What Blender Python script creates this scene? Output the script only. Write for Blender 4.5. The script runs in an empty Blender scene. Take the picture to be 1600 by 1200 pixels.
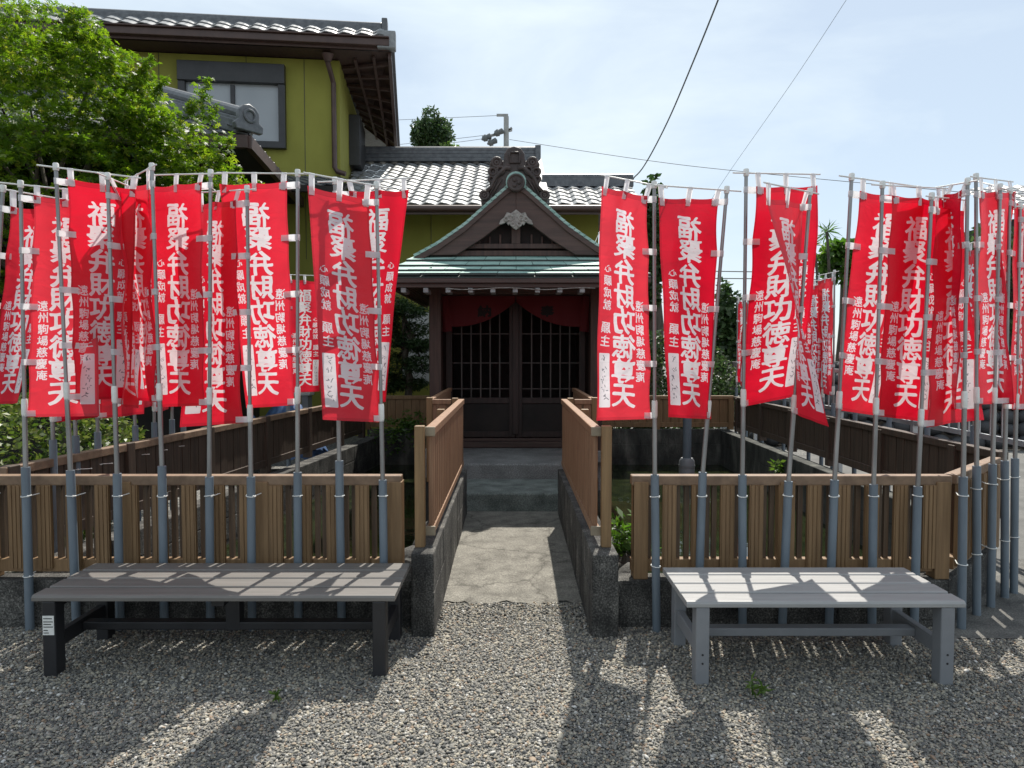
import bpy, bmesh, math, random
import numpy as np
from mathutils import Vector, Matrix
random.seed(7); rng = np.random.default_rng(7)
R = math.radians
SC = bpy.context.scene
COL = SC.collection

# ------------------------------------------------------------------ camera, sky, sun, exposure
F = 1110.0; CAMZ = 1.5; TH = math.atan((600-552)/F)
cam = bpy.data.cameras.new('camera'); cam.sensor_width = 36; cam.lens = F/1600*36
cam.clip_start = 0.05; cam.clip_end = 3000
camo = bpy.data.objects.new('camera', cam); COL.objects.link(camo)
camo.location = (0, 0, CAMZ); camo.rotation_euler = (R(90)-TH, 0, 0)
SC.camera = camo

SUNV = Vector((0.155, 0.68, 1.06)).normalized()
EL = math.asin(SUNV.z); AZ = math.atan2(SUNV.x, SUNV.y)
world = bpy.data.worlds.new('World'); SC.world = world; world.use_nodes = True
nt = world.node_tree; nt.nodes.clear()
out = nt.nodes.new('ShaderNodeOutputWorld'); bg = nt.nodes.new('ShaderNodeBackground')
sky = nt.nodes.new('ShaderNodeTexSky'); sky.sky_type = 'NISHITA'; sky.sun_disc = False
sky.sun_elevation = EL; sky.sun_rotation = AZ; sky.air_density = 1.0; sky.dust_density = 0.6; sky.ozone_density = 1.1
tc = nt.nodes.new('ShaderNodeTexCoord'); mp = nt.nodes.new('ShaderNodeMapping'); mp.inputs['Scale'].default_value = (1.2, 1.2, 4.2)
mp.inputs['Location'].default_value = (0.35, 0.2, 0.1)
nz = nt.nodes.new('ShaderNodeTexNoise'); nz.inputs['Scale'].default_value = 1.5; nz.inputs['Detail'].default_value = 7; nz.inputs['Roughness'].default_value = 0.55
nz.inputs['Distortion'].default_value = 0.4
rp = nt.nodes.new('ShaderNodeValToRGB'); rp.color_ramp.elements[0].position = 0.4; rp.color_ramp.elements[1].position = 0.66
rp.color_ramp.elements[0].color = (0.52, 0.52, 0.52, 1); rp.color_ramp.elements[1].color = (1, 1, 1, 1)
mx = nt.nodes.new('ShaderNodeMixRGB'); mx.inputs[2].default_value = (7.5, 8.5, 9.15, 1)
L = nt.links.new
L(tc.outputs['Generated'], mp.inputs['Vector']); L(mp.outputs[0], nz.inputs['Vector']); L(nz.outputs['Fac'], rp.inputs[0])
L(rp.outputs[0], mx.inputs[0]); L(sky.outputs[0], mx.inputs[1]); L(mx.outputs[0], bg.inputs[0]); L(bg.outputs[0], out.inputs[0])
bg.inputs[1].default_value = 0.092

sl = bpy.data.lights.new('sun', 'SUN'); sl.energy = 5.0; sl.angle = R(0.53); sl.color = (1.0, 0.95, 0.86)
so = bpy.data.objects.new('sun', sl); COL.objects.link(so)
so.rotation_euler = (-SUNV).to_track_quat('-Z', 'Y').to_euler()
SC.view_settings.view_transform = 'Standard'; SC.view_settings.look = 'None'
SC.view_settings.exposure = 0.36; SC.view_settings.gamma = 1.0
SC.cycles.max_bounces = 8; SC.cycles.transparent_max_bounces = 8

# ------------------------------------------------------------------ helpers
def P(px, py, Y):
    u = (px-800)/F; v = (600-py)/F
    d = Vector((u, math.cos(TH)+v*math.sin(TH), -math.sin(TH)+v*math.cos(TH)))
    t = Y/d.y
    return Vector((d.x*t, Y, CAMZ+d.z*t))
def V(*a): return Vector(a)
BASE = {}
def tag(o, label=None, cat=None, group=None, kind=None):
    if label: o['label'] = label
    if cat: o['category'] = cat
    if group: o['group'] = group
    if kind: o['kind'] = kind
    return o
def thing(name, label, cat, loc=(0, 0, 0), group=None):
    o = bpy.data.objects.new(name, None); COL.objects.link(o); o.location = loc
    o.empty_display_size = 0.1
    BASE[o] = Vector(loc); return tag(o, label, cat, group)
class MB:
    def __init__(s): s.v = []; s.f = []; s.uv = None
    def quad(s, *p):
        n = len(s.v); s.v += [tuple(q) for q in p]; s.f.append(tuple(range(n, n+len(p)))); return s
    def obox(s, c, a, b, d):
        c = Vector(c); a = Vector(a); b = Vector(b); d = Vector(d); n = len(s.v)
        for k in (-1, 1):
            for j in (-1, 1):
                for i in (-1, 1): s.v.append(tuple(c+a*i+b*j+d*k))
        for q in ((0, 2, 3, 1), (4, 5, 7, 6), (0, 1, 5, 4), (2, 6, 7, 3), (0, 4, 6, 2), (1, 3, 7, 5)):
            s.f.append(tuple(n+i for i in q))
        return s
    def box(s, x0, x1, y0, y1, z0, z1):
        return s.obox(((x0+x1)/2, (y0+y1)/2, (z0+z1)/2), ((x1-x0)/2, 0, 0), (0, (y1-y0)/2, 0), (0, 0, (z1-z0)/2))
    def beam(s, p0, p1, w, h, up=(0, 0, 1)):
        p0 = Vector(p0); p1 = Vector(p1); d = p1-p0; up = Vector(up)
        sd = d.cross(up)
        if sd.length < 1e-6: sd = Vector((1, 0, 0))
        sd.normalize(); u = sd.cross(d).normalized()
        return s.obox((p0+p1)/2, sd*w/2, d/2, u*h/2)
    def tube(s, pts, rs, n=10, cap=True):
        pts = [Vector(p) for p in pts]
        if not hasattr(rs, '__len__'): rs = [rs]*len(pts)
        base = len(s.v); up = None
        for i, p in enumerate(pts):
            d = (pts[min(i+1, len(pts)-1)]-pts[max(i-1, 0)])
            if d.length < 1e-9: d = Vector((0, 0, 1))
            d.normalize()
            if up is None:
                a = Vector((0, 0, 1)) if abs(d.z) < .9 else Vector((1, 0, 0))
                up = d.cross(a).normalized()
            else:
                up = (up-d*up.dot(d)).normalized()
            w = d.cross(up)
            for k in range(n):
                t = 2*math.pi*k/n
                s.v.append(tuple(p+(up*math.cos(t)+w*math.sin(t))*rs[i]))
        for i in range(len(pts)-1):
            for k in range(n):
                a = base+i*n+k; b = base+i*n+(k+1) % n
                s.f.append((a, b, b+n, a+n))
        if cap:
            s.f.append(tuple(base+k for k in range(n))[::-1])
            s.f.append(tuple(base+(len(pts)-1)*n+k for k in range(n)))
        return s
    def prism(s, poly, d):
        d = Vector(d); n = len(poly); b = len(s.v)
        s.v += [tuple(Vector(p)) for p in poly]+[tuple(Vector(p)+d) for p in poly]
        s.f.append(tuple(range(b, b+n))[::-1]); s.f.append(tuple(range(b+n, b+2*n)))
        for i in range(n):
            j = (i+1) % n; s.f.append((b+i, b+j, b+n+j, b+n+i))
        return s
    def torus(s, c, nrm, Rr, r, n=18, m=6, a0=0, a1=2*math.pi):
        c = Vector(c); nrm = Vector(nrm).normalized()
        a = nrm.orthogonal().normalized(); b = nrm.cross(a)
        full = abs(a1-a0-2*math.pi) < 1e-6
        pts = [c+(a*math.cos(a0+(a1-a0)*k/n)+b*math.sin(a0+(a1-a0)*k/n))*Rr for k in range(n+1)]
        return s.tube(pts, r, m, cap=not full)
    def ball(s, c, r, n=10, m=6, squash=(1, 1, 1), jit=0.0):
        b = len(s.v); c = Vector(c); idx = []
        for i in range(m+1):
            row = []
            for k in range(n):
                th = math.pi*i/m; ph = 2*math.pi*k/n
                q = Vector((math.sin(th)*math.cos(ph), math.sin(th)*math.sin(ph), math.cos(th)))
                if i in (0, m) and k: row.append(row[0]); continue
                q = q*(1+random.uniform(-jit, jit))
                s.v.append(tuple(c+Vector((q.x*squash[0], q.y*squash[1], q.z*squash[2]))*r)); row.append(len(s.v)-1)
            idx.append(row)
        for i in range(m):
            for k in range(n):
                q = [idx[i][k], idx[i+1][k], idx[i+1][(k+1) % n], idx[i][(k+1) % n]]
                u = []
                for z in q:
                    if z not in u: u.append(z)
                if len(u) > 2: s.f.append(tuple(u))
        return s
    def build(s, name, mat, parent=None, smooth=False, bevel=0, loc=None, fixn=True):
        off = BASE[parent] if parent else Vector(loc or (0, 0, 0))
        me = bpy.data.meshes.new(name)
        arr = np.array(s.v, dtype=float)-np.array(off)
        me.from_pydata(arr.tolist(), [], s.f)
        if s.uv is not None:
            uvl = me.uv_layers.new(name='UVMap'); li = np.empty(len(me.loops), dtype=np.int32)
            me.loops.foreach_get('vertex_index', li)
            uvl.data.foreach_set('uv', np.array(s.uv)[li].ravel())
        if fixn:
            bm = bmesh.new(); bm.from_mesh(me); bmesh.ops.recalc_face_normals(bm, faces=bm.faces); bm.to_mesh(me); bm.free()
        if smooth:
            me.polygons.foreach_set('use_smooth', [True]*len(me.polygons))
            if smooth == 'auto': me.set_sharp_from_angle(angle=R(40))
        me.materials.append(mat); me.update()
        o = bpy.data.objects.new(name, me); COL.objects.link(o)
        if parent: o.parent = parent; BASE[o] = off
        else: o.location = off; BASE[o] = Vector(off)
        if bevel:
            m = o.modifiers.new('bevel', 'BEVEL'); m.width = bevel; m.segments = 2; m.limit_method = 'ANGLE'; m.angle_limit = R(50)
        return o

# ------------------------------------------------------------------ materials
def newmat(name):
    m = bpy.data.materials.new(name); m.use_nodes = True
    return m, m.node_tree, m.node_tree.nodes['Principled BSDF']
def N(t, kind, **kw):
    n = t.nodes.new(kind)
    for k, v in kw.items():
        if k in n.inputs: n.inputs[k].default_value = v
        else: setattr(n, k, v)
    return n
def ramp(t, stops):
    r = t.nodes.new('ShaderNodeValToRGB'); e = r.color_ramp.elements
    while len(e) < len(stops): e.new(0.5)
    for i, (p, c) in enumerate(stops): e[i].position = p; e[i].color = (*c, 1)
    return r
def coords(t, scale=(1, 1, 1)):
    g = t.nodes.new('ShaderNodeNewGeometry'); m = t.nodes.new('ShaderNodeMapping'); m.inputs['Scale'].default_value = scale
    t.links.new(g.outputs['Position'], m.inputs['Vector']); return m.outputs[0]
def mat_noise(name, c0, c1, scale=6, stretch=(1, 1, 1), rough=0.7, bump=0.0, bscale=40, metal=0.0, c2=None, spec=0.5, detail=6, bdist=0.02, bstretch=None, lo=.35, hi=.65, speck=0, sk=(.45, 1.5)):
    m, t, b = newmat(name)
    co = coords(t, stretch)
    n = N(t, 'ShaderNodeTexNoise', Scale=scale, Detail=detail, Roughness=0.6); t.links.new(co, n.inputs['Vector'])
    st = [(lo, c0), (hi, c1)] if c2 is None else [(lo, c0), ((lo+hi)/2, c1), (hi+.05, c2)]
    r = ramp(t, st); t.links.new(n.outputs['Fac'], r.inputs[0]); t.links.new(r.outputs[0], b.inputs['Base Color'])
    if speck:
        n3 = N(t, 'ShaderNodeTexNoise', Scale=speck, Detail=3, Roughness=.7); t.links.new(coords(t), n3.inputs['Vector'])
        r3 = ramp(t, [(.36, (sk[0],)*3), (.52, (1, 1, 1)), (.66, (sk[1],)*3)]); t.links.new(n3.outputs['Fac'], r3.inputs[0])
        mm = N(t, 'ShaderNodeMixRGB', blend_type='MULTIPLY'); mm.inputs[0].default_value = 1
        t.links.new(r.outputs[0], mm.inputs[1]); t.links.new(r3.outputs[0], mm.inputs[2]); t.links.new(mm.outputs[0], b.inputs['Base Color'])
    b.inputs['Roughness'].default_value = rough; b.inputs['Metallic'].default_value = metal
    b.inputs['Specular IOR Level'].default_value = spec
    if bump:
        n2 = N(t, 'ShaderNodeTexNoise', Scale=bscale, Detail=5, Roughness=0.65)
        t.links.new(coords(t, bstretch or stretch), n2.inputs['Vector'])
        bp = N(t, 'ShaderNodeBump', Strength=bump, Distance=bdist); t.links.new(n2.outputs['Fac'], bp.inputs['Height']); t.links.new(bp.outputs[0], b.inputs['Normal'])
    return m
M = {}
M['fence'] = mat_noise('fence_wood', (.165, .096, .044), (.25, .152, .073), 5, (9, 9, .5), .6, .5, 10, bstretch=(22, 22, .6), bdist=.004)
M['fence_shaded'] = mat_noise('fence_shaded_wood', (.04, .027, .019), (.085, .055, .038), 5, (9, 9, .5), .6, .5, 10, bstretch=(22, 22, .6), bdist=.004)  # same fence wood, shade of the pond-side faces put into the colour
M['fence_back'] = mat_noise('fence_back_wood', (.06, .04, .026), (.12, .08, .05), 5, (9, 9, .5), .6, .5, 10, bstretch=(22, 22, .6), bdist=.004)  # set-back slats: fence wood darkened to carry their shade
M['fence_top'] = mat_noise('fence_rail', (.15, .095, .06), (.25, .165, .105), 4, (3, 3, 3), .6, .2, 60)
M['rail_wood'] = mat_noise('rail_wood', (.2, .105, .058), (.31, .175, .1), 5, (9, 9, .6), .55, .4, 10, bstretch=(25, 25, .8), bdist=.003)
M['rail_post'] = mat_noise('rail_post', (.17, .1, .042), (.25, .152, .068), 5, (12, 12, .6), .5, .4, 10, bstretch=(25, 25, .8), bdist=.003)
M['cap'] = mat_noise('cap_plastic', (.2, .16, .11), (.28, .23, .16), 12, rough=.6)
M['conc'] = mat_noise('concrete', (.022, .021, .02), (.075, .072, .066), 6, (1, 1, .6), .9, 1.0, 90, c2=(.21, .2, .18), bdist=.012, lo=.36, hi=.72, detail=10, speck=110, sk=(.35, 2.4))  # stained grey, darkened further to carry the shade on front faces
M['conc_dark'] = mat_noise('dark_concrete', (.02, .022, .02), (.06, .062, .055), 4, (1.5, 1.5, .6), .85, .8, 45, c2=(.19, .19, .165), bdist=.015, detail=9, lo=.36, hi=.7)  # blotches from near black to mid grey
M['path'] = mat_noise('path_concrete', (.13, .121, .104), (.205, .193, .166), 7, (1, 1, 1), .9, .9, 120, c2=(.27, .255, .22), bdist=.006, lo=.34, hi=.68, detail=10, speck=95, sk=(.6, 1.45))
def add_cracks(m, scale):
    t = m.node_tree; b = t.nodes['Principled BSDF']; src = b.inputs['Base Color'].links[0].from_socket
    n = N(t, 'ShaderNodeTexNoise', Scale=6, Detail=4); t.links.new(coords(t), n.inputs['Vector'])
    mx_ = N(t, 'ShaderNodeMixRGB', blend_type='LINEAR_LIGHT'); mx_.inputs[0].default_value = .12; t.links.new(coords(t), mx_.inputs[1]); t.links.new(n.outputs['Color'], mx_.inputs[2])
    v = N(t, 'ShaderNodeTexVoronoi', Scale=scale); v.feature = 'DISTANCE_TO_EDGE'; t.links.new(mx_.outputs[0], v.inputs['Vector'])
    rr = ramp(t, [(0, (.35, .34, .32)), (.012, (.75, .75, .75)), (.03, (1, 1, 1))]); t.links.new(v.outputs['Distance'], rr.inputs[0])
    q = N(t, 'ShaderNodeMixRGB', blend_type='MULTIPLY'); q.inputs[0].default_value = .75; t.links.new(src, q.inputs[1]); t.links.new(rr.outputs[0], q.inputs[2]); t.links.new(q.outputs[0], b.inputs['Base Color'])
add_cracks(M['path'], 1.3)
M['step'] = mat_noise('step_concrete', (.12, .14, .13), (.25, .28, .26), 6, (1, 1, 1), .85, .7, 110, bdist=.006, speck=120)
M['step_stone'] = mat_noise('step_stone', (.17, .17, .17), (.27, .27, .265), 4, (1, 1, 1), .8, .4, 90, bdist=.005, speck=100)
M['shrine'] = mat_noise('shrine_wood', (.042, .024, .019), (.085, .047, .036), 4, (6, 6, .5), .65, .3, 10, bstretch=(18, 18, .7), bdist=.004)
M['shrine_h'] = mat_noise('shrine_beam', (.05, .03, .025), (.088, .052, .042), 4, (.5, 6, 6), .65, .3, 10, bstretch=(.7, 18, 18), bdist=.004)
M['shrine_in'] = mat_noise('shrine_inner', (.012, .009, .008), (.025, .018, .015), 4, rough=.8)  # near-black base holds the shade of interiors and undersides
M['door'] = mat_noise('door_wood', (.022, .013, .011), (.04, .024, .02), 4, (6, 6, .5), .65, .3, 10, bstretch=(18, 18, .7), bdist=.004)  # darker copy of the shrine wood, with eave shade in the colour
M['lattice'] = mat_noise('lattice_wood', (.05, .042, .038), (.09, .075, .068), 6, (6, 6, 1), .7)
M['orn'] = mat_noise('ornament_copper', (.035, .024, .021), (.075, .052, .046), 9, rough=.5, bump=.3, bscale=60)
M['carve'] = mat_noise('carved_wood', (.2, .18, .165), (.4, .37, .34), 22, rough=.75, bump=.5, bscale=50)
M['nose'] = mat_noise('bracket_paint', (.2, .2, .2), (.34, .34, .34), 20, rough=.7)
M['copper'] = mat_noise('copper_patina', (.2, .35, .31), (.33, .5, .44), 3, (1.5, 4, 4), .5, .15, 30, c2=(.44, .58, .52))
M['copper_b'] = mat_noise('copper_seam_shade', (.02, .03, .027), (.04, .05, .045), 3, rough=.7)  # dark for sheet joints and for painted shadow lines
M['wall'] = mat_noise('yellow_wall', (.245, .235, .04), (.285, .275, .05), 2, (1, 1, .5), .85, .25, 160, bdist=.003)
M['brown'] = mat_noise('brown_metal', (.06, .032, .026), (.082, .045, .036), 6, rough=.45)
M['soffit'] = mat_noise('soffit_wood', (.05, .025, .02), (.075, .038, .03), 6, (5, .5, 1), .7)
M['dframe'] = mat_noise('dark_frame', (.02, .019, .02), (.032, .03, .032), 6, rough=.4)
M['tile'] = mat_noise('roof_tile', (.2, .205, .21), (.29, .295, .3), 14, rough=.47, spec=.55, bump=.1, bscale=30)
M['tile_d'] = mat_noise('ridge_tile', (.075, .08, .09), (.14, .145, .155), 12, rough=.45, bump=.1, bscale=30)
M['white'] = mat_noise('white_plastic', (.66, .66, .63), (.76, .76, .73), 30, rough=.45)
M['steel'] = mat_noise('pole_steel', (.22, .22, .22), (.34, .34, .335), 8, (3, 3, .4), .38, metal=.6)
M['pvc'] = mat_noise('grey_pvc', (.115, .145, .175), (.15, .185, .22), 5, (2, 2, .6), .45)
M['bench_k'] = mat_noise('dark_bench', (.012, .012, .014), (.019, .019, .022), 6, rough=.5)
M['plank_k'] = mat_noise('dark_plank', (.125, .116, .107), (.16, .148, .137), 6, (.6, 8, 8), .5, .15, 10, bstretch=(.6, 20, 20), bdist=.003)
M['bench_g'] = mat_noise('grey_bench', (.185, .192, .205), (.215, .222, .235), 6, rough=.5)
M['plank_g'] = mat_noise('grey_plank', (.27, .268, .265), (.32, .317, .31), 6, (.6, 8, 8), .5, .12, 10, bstretch=(.6, 20, 20), bdist=.003)
M['earth'] = mat_noise('earth', (.07, .06, .045), (.15, .13, .1), 3, rough=.95, bump=.8, bscale=40)
M['asphalt'] = mat_noise('asphalt', (.10, .098, .092), (.16, .155, .146), 2, rough=.95, bump=.6, bscale=160, bdist=.004)
M['slab'] = mat_noise('slab', (.06, .058, .055), (.12, .115, .105), 3, rough=.9, bump=.6, bscale=90, c2=(.2, .19, .17), bdist=.006, speck=110)
M['bark'] = mat_noise('bark', (.05, .04, .03), (.11, .09, .07), 10, (3, 3, .6), .9, .8, 20)
M['rock'] = mat_noise('rock', (.03, .03, .028), (.11, .108, .1), 7, rough=.85, bump=.8, bscale=25)
M['cobble'] = mat_noise('cobble', (.018, .018, .02), (.04, .041, .045), 4, rough=.6, bump=.3, bscale=30)
M['galv'] = mat_noise('galvanised', (.35, .36, .37), (.48, .49, .5), 6, rough=.45, metal=.4)
M['cable'] = mat_noise('cable', (.1, .11, .115), (.16, .17, .175), 6, rough=.6)
M['tarp'] = mat_noise('blue_tarp', (.03, .07, .17), (.07, .13, .26), 7, rough=.6, bump=.4, bscale=12)
M['acw'] = mat_noise('ac_white', (.52, .52, .49), (.6, .6, .57), 9, rough=.5)
M['pole_c'] = mat_noise('pole_concrete', (.3, .3, .29), (.4, .4, .39), 5, rough=.9)
def mat_glass():
    m, t, b = newmat('window_glass'); b.inputs['Base Color'].default_value = (.36, .38, .4, 1); b.inputs['Roughness'].default_value = .08
    n = N(t, 'ShaderNodeTexNoise', Scale=1.2); t.links.new(coords(t), n.inputs['Vector']); r = ramp(t, [(.3, (.33, .35, .37)), (.7, (.42, .44, .46))])
    t.links.new(n.outputs['Fac'], r.inputs[0]); t.links.new(r.outputs[0], b.inputs['Base Color']); return m
M['glass'] = mat_glass()
def mat_water():
    m, t, b = newmat('pond_water'); b.inputs['Base Color'].default_value = (.012, .016, .007, 1); b.inputs['Roughness'].default_value = .04
    n = N(t, 'ShaderNodeTexNoise', Scale=5, Detail=3); t.links.new(coords(t), n.inputs['Vector'])
    bp = N(t, 'ShaderNodeBump', Strength=.12, Distance=.02); t.links.new(n.outputs['Fac'], bp.inputs['Height']); t.links.new(bp.outputs[0], b.inputs['Normal'])
    r = ramp(t, [(.35, (.008, .012, .005)), (.7, (.022, .028, .01))]); t.links.new(n.outputs['Fac'], r.inputs[0]); t.links.new(r.outputs[0], b.inputs['Base Color'])
    return m
M['water'] = mat_water()
def mat_leaf(name, stops, trans=.45, rough=.45):
    m, t, b = newmat(name); g = t.nodes.new('ShaderNodeNewGeometry')
    r = ramp(t, stops); t.links.new(g.outputs['Random Per Island'], r.inputs[0])
    t.links.new(r.outputs[0], b.inputs['Base Color']); b.inputs['Roughness'].default_value = rough
    tr = t.nodes.new('ShaderNodeBsdfTranslucent')
    hs = N(t, 'ShaderNodeHueSaturation', Saturation=1.1, Value=1.85); t.links.new(r.outputs[0], hs.inputs['Color']); t.links.new(hs.outputs[0], tr.inputs[0])
    ms = N(t, 'ShaderNodeMixShader'); ms.inputs[0].default_value = trans
    t.links.new(b.outputs[0], ms.inputs[1]); t.links.new(tr.outputs[0], ms.inputs[2])
    t.links.new(ms.outputs[0], t.nodes['Material Output'].inputs[0]); return m
M['maple'] = mat_leaf('maple_leaf', [(0, (.045, .09, .012)), (.5, (.09, .155, .018)), (.85, (.14, .21, .025)), (1, (.19, .2, .035))], .58)
M['hedge'] = mat_leaf('hedge_leaf', [(0, (.04, .08, .014)), (.5, (.08, .125, .025)), (1, (.16, .19, .05))], .3)
M['dark_leaf'] = mat_leaf('dark_leaf', [(0, (.02, .045, .014)), (.6, (.04, .075, .025)), (1, (.08, .12, .045))], .3)
M['fern'] = mat_leaf('fern_leaf', [(0, (.04, .1, .015)), (1, (.1, .18, .03))], .4)
M['bright_leaf'] = mat_leaf('bright_leaf', [(0, (.06, .12, .02)), (1, (.13, .2, .04))], .4)

# ------------------------------------------------------------------ lettering: glyph outlines rastered into cloth patterns
def glyph(ch):
    cu = bpy.data.curves.new('glyph', 'FONT'); cu.body = ch; cu.resolution_u = 4
    o = bpy.data.objects.new('glyph', cu); COL.objects.link(o)
    dg = bpy.context.evaluated_depsgraph_get(); dg.update()
    ev = o.evaluated_get(dg); me = ev.to_mesh(); me.calc_loop_triangles()
    v = np.array([q.co[:2] for q in me.vertices]); t = np.array([q.vertices[:] for q in me.loop_triangles])
    ev.to_mesh_clear(); bpy.data.objects.remove(o); bpy.data.curves.remove(cu)
    mn = v.min(0); mxx = v.max(0); c = (mn+mxx)/2; s = max(mxx-mn)
    return (v-c)/s, t
GL = {c: glyph(c) for c in dict.fromkeys('福聚弁財功徳尊天心願成就主遠州駒場慈慶庵奉納')}
def raster(img, ch, cx, cy, w, h, tilt=.07):
    v, t = GL[ch]; H, W = img.shape
    x = cx+v[:, 0]*w; y = cy-(v[:, 1]+tilt*v[:, 0])*h
    for a, b, c in t:
        X = x[[a, b, c]]; Y = y[[a, b, c]]
        x0 = max(int(X.min()), 0); x1 = min(int(X.max())+2, W); y0 = max(int(Y.min()), 0); y1 = min(int(Y.max())+2, H)
        if x1 <= x0 or y1 <= y0: continue
        gx, gy = np.meshgrid(np.arange(x0, x1)+.5, np.arange(y0, y1)+.5)
        d = (Y[1]-Y[2])*(X[0]-X[2])+(X[2]-X[1])*(Y[0]-Y[2])
        if abs(d) < 1e-9: continue
        l0 = ((Y[1]-Y[2])*(gx-X[2])+(X[2]-X[1])*(gy-Y[2]))/d; l1 = ((Y[2]-Y[0])*(gx-X[2])+(X[0]-X[2])*(gy-Y[2]))/d
        img[y0:y1, x0:x1][(l0 >= -.01) & (l1 >= -.01) & (l0+l1 <= 1.01)] = 1
def dilate(img, a, b, ang):
    o = img.copy(); c, s = math.cos(ang), math.sin(ang); r = int(max(a, b))+1
    for dy in range(-r, r+1):
        for dx in range(-r, r+1):
            if ((dx*c+dy*s)/a)**2+((-dx*s+dy*c)/b)**2 <= 1: o = np.maximum(o, np.roll(np.roll(img, dy, 0), dx, 1))
    return o
def blur(img, r):
    for ax in (0, 1):
        for _ in range(2):
            c = np.zeros_like(img)
            for k in range(-r, r+1): c += np.roll(img, k, ax)
            img = c/(2*r+1)
    return img
def soft(img, r, th=.5, k=4): return np.clip((blur(img, r)-th)*k+.5, 0, 1)
def half(img): return (img[::2, ::2]+img[1::2, ::2]+img[::2, 1::2]+img[1::2, 1::2])/4
def to_image(name, rgb):
    H, W, _ = rgb.shape; im = bpy.data.images.new(name, W, H)
    px = np.ones((H, W, 4), dtype=np.float32); px[..., :3] = rgb[::-1]
    im.pixels.foreach_set(px.ravel()); im.update(); im.pack(); return im
def srgb(c): return np.array([12.92*x if x < .0031308 else 1.055*x**(1/2.4)-.055 for x in c])
RED = np.array((.885, .04, .18)); WHT = np.array((.9, .875, .89)); INK = np.array((.3, .3, .34))   # display values
BW, BH = .37, 1.28
WW, HH = 640, 2200
big = np.zeros((HH, WW)); sm = np.zeros((HH, WW))
for i, ch in enumerate('福聚弁財功徳尊天'):
    raster(big, ch, WW*.49, HH*(.135+i*.1085), 262, 232)
for i, ch in enumerate('心願成就'): raster(sm, ch, WW*.83, HH*(.345+i*.052), 104 if i else 84, 98 if i else 70)
for i, ch in enumerate('願主'): raster(sm, ch, WW*.83, HH*(.60+i*.056), 112, 104)
for i, ch in enumerate('遠州駒場慈慶庵'): raster(sm, ch, WW*.18, HH*(.495+i*.0525), 100, 100)
def field(h, w, cell, seed):
    g = np.random.default_rng(seed).normal(size=(h//cell+3, w//cell+3)); y = np.arange(h)/cell; x = np.arange(w)/cell
    y0 = y.astype(int); x0 = x.astype(int); fy = (y-y0)[:, None]; fx = (x-x0)[None]; fy = fy*fy*(3-2*fy); fx = fx*fx*(3-2*fx)
    a = g[y0][:, x0]; b = g[y0][:, x0+1]; c = g[y0+1][:, x0]; d = g[y0+1][:, x0+1]
    return (a*(1-fx)+b*fx)*(1-fy)+(c*(1-fx)+d*fx)*fy
def warp(img, amp, cell, seed):
    h, w = img.shape; yy, xx = np.mgrid[0:h, 0:w]
    return img[np.clip((yy+field(h, w, cell, seed)*amp).astype(int), 0, h-1), np.clip((xx+field(h, w, cell, seed+1)*amp).astype(int), 0, w-1)]
# brush-like lettering: slanted pen, wandering strokes, swelling and thinning
big = half(soft(warp(dilate(big, 8, 3, math.radians(38)), 4, 60, 3), 4, .44+.09*field(HH, WW, 46, 8), 3.5))
sm = half(soft(warp(dilate(sm, 3.2, 1.6, math.radians(35)), 2.2, 34, 5), 1))
txt = np.maximum(big, sm)
def label_layer(seed):
    r2 = np.random.default_rng(seed); h, w = HH//2, WW//2
    lab = np.zeros((h, w)); lab[int(h*.71):int(h*.945), int(w*.735):int(w*.945)] = 1; lab = soft(lab, 3)
    ink = np.zeros((h, w))
    for k in range(5):
        cy = h*(.735+.043*k); cx = w*.84
        for _ in range(5):
            a = np.array([cx, cy])+r2.uniform(-13, 13, 2); b = a+r2.uniform(-14, 14, 2)
            for t in np.linspace(0, 1, 40):
                p = a+(b-a)*t; ink[int(p[1]), int(p[0])] = 1
    return lab, np.clip(blur(ink, 1)*2.2, 0, .8)
FLAGM = []
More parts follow.
